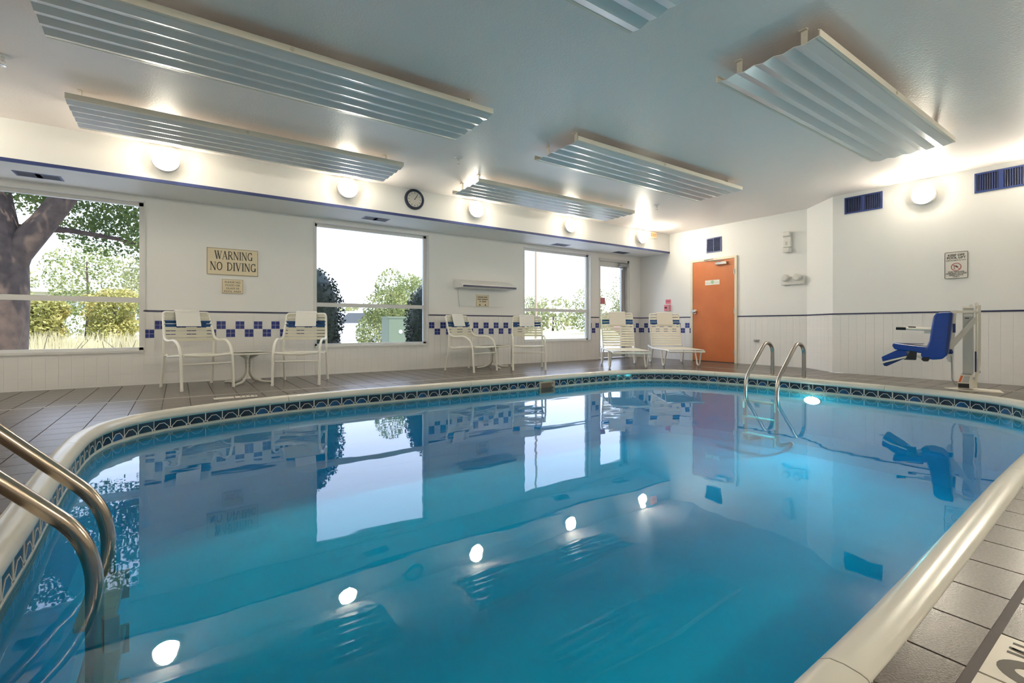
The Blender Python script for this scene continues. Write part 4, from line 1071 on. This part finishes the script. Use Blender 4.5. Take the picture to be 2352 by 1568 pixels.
def tree(label, x, y, h, rx, n, size, seed, m, cone=False, zlow=.25):
    t = thing('leafy_tree', label, 'tree', (x, y, -.15), 0, 'sunlit trees outside')
    MB().tube([(0, 0, 0), (.1, 0, h*.3), (0, .05, h*.75)], [.05*rx/1.5+.03, .04*rx/1.5+.02, .02], 8).build('trunk', BARK, t)
    if cone: bl = [(0, 0, h*.25, rx, rx, h*.28), (0, 0, h*.5, rx*.78, rx*.78, h*.26), (0, 0, h*.74, rx*.45, rx*.45, h*.24)]
    else:
        rng = random.Random(seed+50); bl = [(0, 0, h*.6, rx*.7, rx*.7, h*.35), (0, 0, h*.27, rx*.75, rx*.75, h*.25)]
        for k in range(7):
            a = rng.uniform(0, 6.28); bl.append((rx*.55*math.cos(a), rx*.55*math.sin(a), h*rng.uniform(zlow+.1, .85), rx*rng.uniform(.3, .5), rx*rng.uniform(.3, .5), h*rng.uniform(.10, .2)))
    foliage(t, bl, n, size, seed, m)
    return t
tree('sunlit cone-shaped evergreen in the middle of the middle window', 5.35, 14.2, 2.72, 1.05, 9000, .062, 5, LEAF_LIT, True)
tree('yellow-green bushy tree right of the cone-shaped evergreen', 7.3, 17.0, 2.9, 1.2, 5500, .085, 6, LEAF_LIT)
tree('pale tree top behind the right dark shrub in the middle window', 9.9, 19.5, 3.6, 1.4, 2600, .13, 7, LEAF_PALE)
spots = [(-11.5, 31, 6.0, 2.6, LEAF_LIT, 'yellow-green tree beside the big trunk'), (-6.7, 28.5, 4.4, 1.9, LEAF_PALE, 'pale olive tree in the left window'), (-3.6, 30, 5.2, 2.2, LEAF_LIT, 'tall light tree in the left window'),
         (-2.2, 25, 2.5, 1.1, LEAF_GOLD, 'golden bush low in the left window'), (-5.5, 24.0, 2.5, 1.2, LEAF_LIT, 'low green bush in the left window'), (-1.0, 28, 4.6, 1.6, LEAF_PALE, 'pale tree at the right of the left window'),
         (-8.8, 25.5, 3.0, 1.2, LEAF_LIT, 'light green tree left of the low green bush'), (-3.9, 23.0, 1.9, .75, LEAF_GOLD, 'small golden bush by the tall grass')]
for i, (x, y, h, rx, m, lab) in enumerate(spots): tree(lab, x, y, h, rx, 4200, .11, 20+i, m, zlow=.1)
spots = [(36, 37, 5.6, 2.6, LEAF_LIT, 'bushy tree with yellow leaves right of the utility pole'), (40.5, 36, 7.4, 2.3, LEAF_PALE, 'taller pale tree at the right of the right window'), (31, 41.5, 4.4, 2.0, LEAF_PALE, 'low olive tree just right of the utility pole'), (44, 32, 3.9, 2.4, LEAF_LIT, 'low green tree seen through the glass door'),
         (17.2, 25.2, 7.0, 1.4, LEAF_LIT, 'leafy branch tip left of the utility pole')]
for i, (x, y, h, rx, m, lab) in enumerate(spots): tree(lab, x, y, h, rx, 3800 if i < 4 else 500, .15 if i < 4 else .11, 40+i, m, zlow=.1 if i < 4 else .5)
# distant tree line
for i in range(16):
    x = -32+i*9.5; y = 62+5*math.sin(i*1.7)
    tree(['far tree in the hazy background row'][0], x, y, 5.0+1.5*math.sin(i*2.3), 5.2, 700, .6, 60+i, LEAF_PALE, zlow=.0)['group'] = 'far background trees'
# tall dry grass outside the left window
rng = random.Random(11); v = []; f = []
for k in range(2600):
    x, y = rng.uniform(-9, 1.5), rng.uniform(18.5, 21.5); h = rng.uniform(.3, .75); dx, dy = rng.uniform(-.15, .15), rng.uniform(-.1, .1); i = len(v)
    v += [(x-.02, y, -.15), (x+.02, y, -.15), (x+dx, y+dy, -.15+h)]; f.append((i, i+1, i+2))
me = bpy.data.meshes.new('tall_grass'); me.from_pydata(v, [], f); me.materials.append(GRASSY); o = obj('tall_grass', me); tag(o, 'pale dry tall grass outside the left window', 'grass', kind='stuff')
# bare stems right outside the left window
rng = random.Random(5)
for k, (u, hh) in enumerate(((-1.55, .62), (-1.36, .66), (-1.06, .30), (-.93, .34), (-.84, .28), (-.74, .32), (-.60, .26), (-.5, .30))):
    t = MB().tube([(u, 7.75, -.15), (u+.02, 7.75, .25), (u+rng.uniform(-.06, .08), 7.78, .42), (u+rng.uniform(-.05, .12), 7.76, .35+hh*.55)], [.006, .005, .004, .002], 5).build('dry_stem', mat('dry_stem', (0.24, 0.22, 0.15), .9))
    tag(t, 'thin dry plant stem just outside the left window', 'plant stem', 'dry stems outside the left window')
# utility pole
t = thing('utility_pole', 'tall thin pole outside the right window', 'pole', (19.446, 25, -.15)); MB().tube([(0, 0, 0), (0, 0, 11)], [.085, .065], 10).build('pole_shaft', mat('pole_wood', (0.30, 0.23, 0.17), .9), t); MB().box((-.5, -.05, 9.9), (.5, .05, 10.05)).build('cross_arm', mat('pole_wood', (0.5, .4, .3), .9), t)
# white building with brick wing, right window left side
t = thing('house', 'white and brick building left of the utility pole', 'building', (19.0, 27.5, -.15), R(12))
MB().box((-5, 0, 0), (.6, 6, 2.6)).build('wall', SIDING, t); MB().prism([(-.6, 2.55), (3, 4.0), (6.6, 2.55)], 'x', -5.4, 1.0).build('roof', ROOFM, t)
MB().box((.6, .5, 0), (2.0, 5, 2.0)).build('brick_wing', BRICKM, t); MB().box((.4, .3, 2.0), (2.2, 5.2, 2.25)).build('wing_roof', SIDING, t)
# roofline behind the trees in the left window
t = thing('house', 'pale house behind the trees in the left window', 'building', (-6.2, 40, -.15), R(-8))
MB().box((-4, 0, 0), (4, 5, 3.0)).build('wall', SIDING, t); MB().prism([(-4.6, 2.9), (0, 5.4), (4.6, 2.9)], 'y', -.5, 5.5).build('roof', SIDING, t)
# green utility cabinet and cars
t = thing('utility_cabinet', 'pale green metal cabinet outside the middle window', 'cabinet', (4.62, 11.6, -.15)); bevel(MB().box((-.30, 0, 0), (.30, .5, 1.06)).build('cabinet_body', CABG, t), .02); MB().box((-.31, -.01, 1.04), (.31, .51, 1.09)).build('cabinet_lid', CABG, t)
MB().lathe([(.05, 0), (.05, -.01)], 12, (.02, 0, .70), 'y').build('cabinet_plate', WHITEP, t)
def car(label, loc, rz, paint):
    t = thing('parked_car', label, 'car', loc, rz)
    body = [(-2.1, .35), (-2.15, .7), (-1.9, .86), (-1.2, .92), (-.7, 1.38), (.8, 1.40), (1.5, .95), (2.1, .85), (2.15, .4), (1.8, .28), (-1.8, .28)]
    bevel(MB().prism(body, 'y', -.85, .85).build('car_body', paint, t), .06, 3)
    MB().prism([(-1.08, .95), (-.66, 1.32), (.76, 1.34), (1.32, .97)], 'y', -.86, .86).build('car_glass', mat('car_glass', (.06, .07, .08), .1), t)
    for sx in (-1.3, 1.3):
        for sy in (-.80, .80):
            MB().lathe([(.20, -.06), (.32, -.09), (.33, 0), (.32, .09), (.20, .06)], 20, (sx, sy, .33), 'y').build('tyre', TYRE, t, True); MB().lathe([(.19, -.08), (.19, .08)], 16, (sx, sy, .33), 'y').build('wheel', CHROME, t)
car('white parked car partly hidden by the shrubs in the middle window', (5.6, 18.6, -.145), R(8), CARW)
car('maroon parked car far off in the right window', (36.5, 31.0, -.15), R(-20), CARR)

# ------------------------------------------------------------------ sub-parts: small pieces belong to the part that carries them
SUB = {'wall_lamp': {'lamp_guard': 'lamp_glass'}, 'pool_ladder': {'escutcheon': 'rail', 'bumper': 'rail', 'tread_bracket': 'tread'}, 'air_vent': {'vent_slat': 'vent_frame'},
       'wall_clock': {'hour_mark': 'clock_face', 'clock_hand': 'clock_face', 'hub': 'clock_face'}, 'ceiling_panel': {'clip': 'edge_channel'}, 'strap_chair': {'foot_cap': 'arm_frame'},
       'door_2': {'knob': 'door_leaf', 'door_sign': 'door_leaf', 'door_closer': 'door_leaf'}, 'door_1': {'pull_handle': 'stile', 'notice_sticker': 'pane'},
       'pool_lift': {'arm_grip': 'arm_rest', 'seat_pad': 'seat_pan', 'warning_label': 'base_box', 'instruction_label': 'base_box', 'maker_label': 'mast_cover', 'maker_print': 'mast_cover', 'cap_knob': 'mast_cap'},
       'alarm_pull': {'pull_handle': 'pull_body', 'pull_strip': 'pull_body'}, 'notice': {'notice_print': 'notice_sheet'}, 'warning_sign': {'lettering': 'sign_board', 'sign_border': 'sign_board'},
       'rules_sign': {'lettering': 'sign_board', 'sign_border': 'sign_board'}, 'pool_lift_sign': {'lettering': 'sign_board', 'sign_border': 'sign_board', 'prohibition_bar': 'prohibition_ring', 'lift_pictogram': 'sign_board'},
       'exit_sign': {'lettering': 'sign_case', 'sign_panel': 'sign_case'}, 'emergency_light': {'lens': 'lamp_head'}, 'utility_cabinet': {'cabinet_plate': 'cabinet_body'}, 'parked_car': {'wheel': 'tyre'}}
base = lambda o: o.name.split('.')[0]
for root in [o for o in C.objects if o.parent is None and base(o) in SUB]:
    kids = list(root.children); rule = SUB[base(root)]
    for ch in kids:
        host = rule.get(base(ch))
        if not host: continue
        cand = [k for k in kids if base(k) == host]
        if not cand: continue
        def cen(o):
            n = len(o.data.vertices); return sum((v.co for v in o.data.vertices), Vector()) / max(n, 1)
        cc = o_c = (ch.matrix_basis @ cen(ch))
        h = min(cand, key=lambda k: (cen(k) - cc).length)
        ch.parent = h
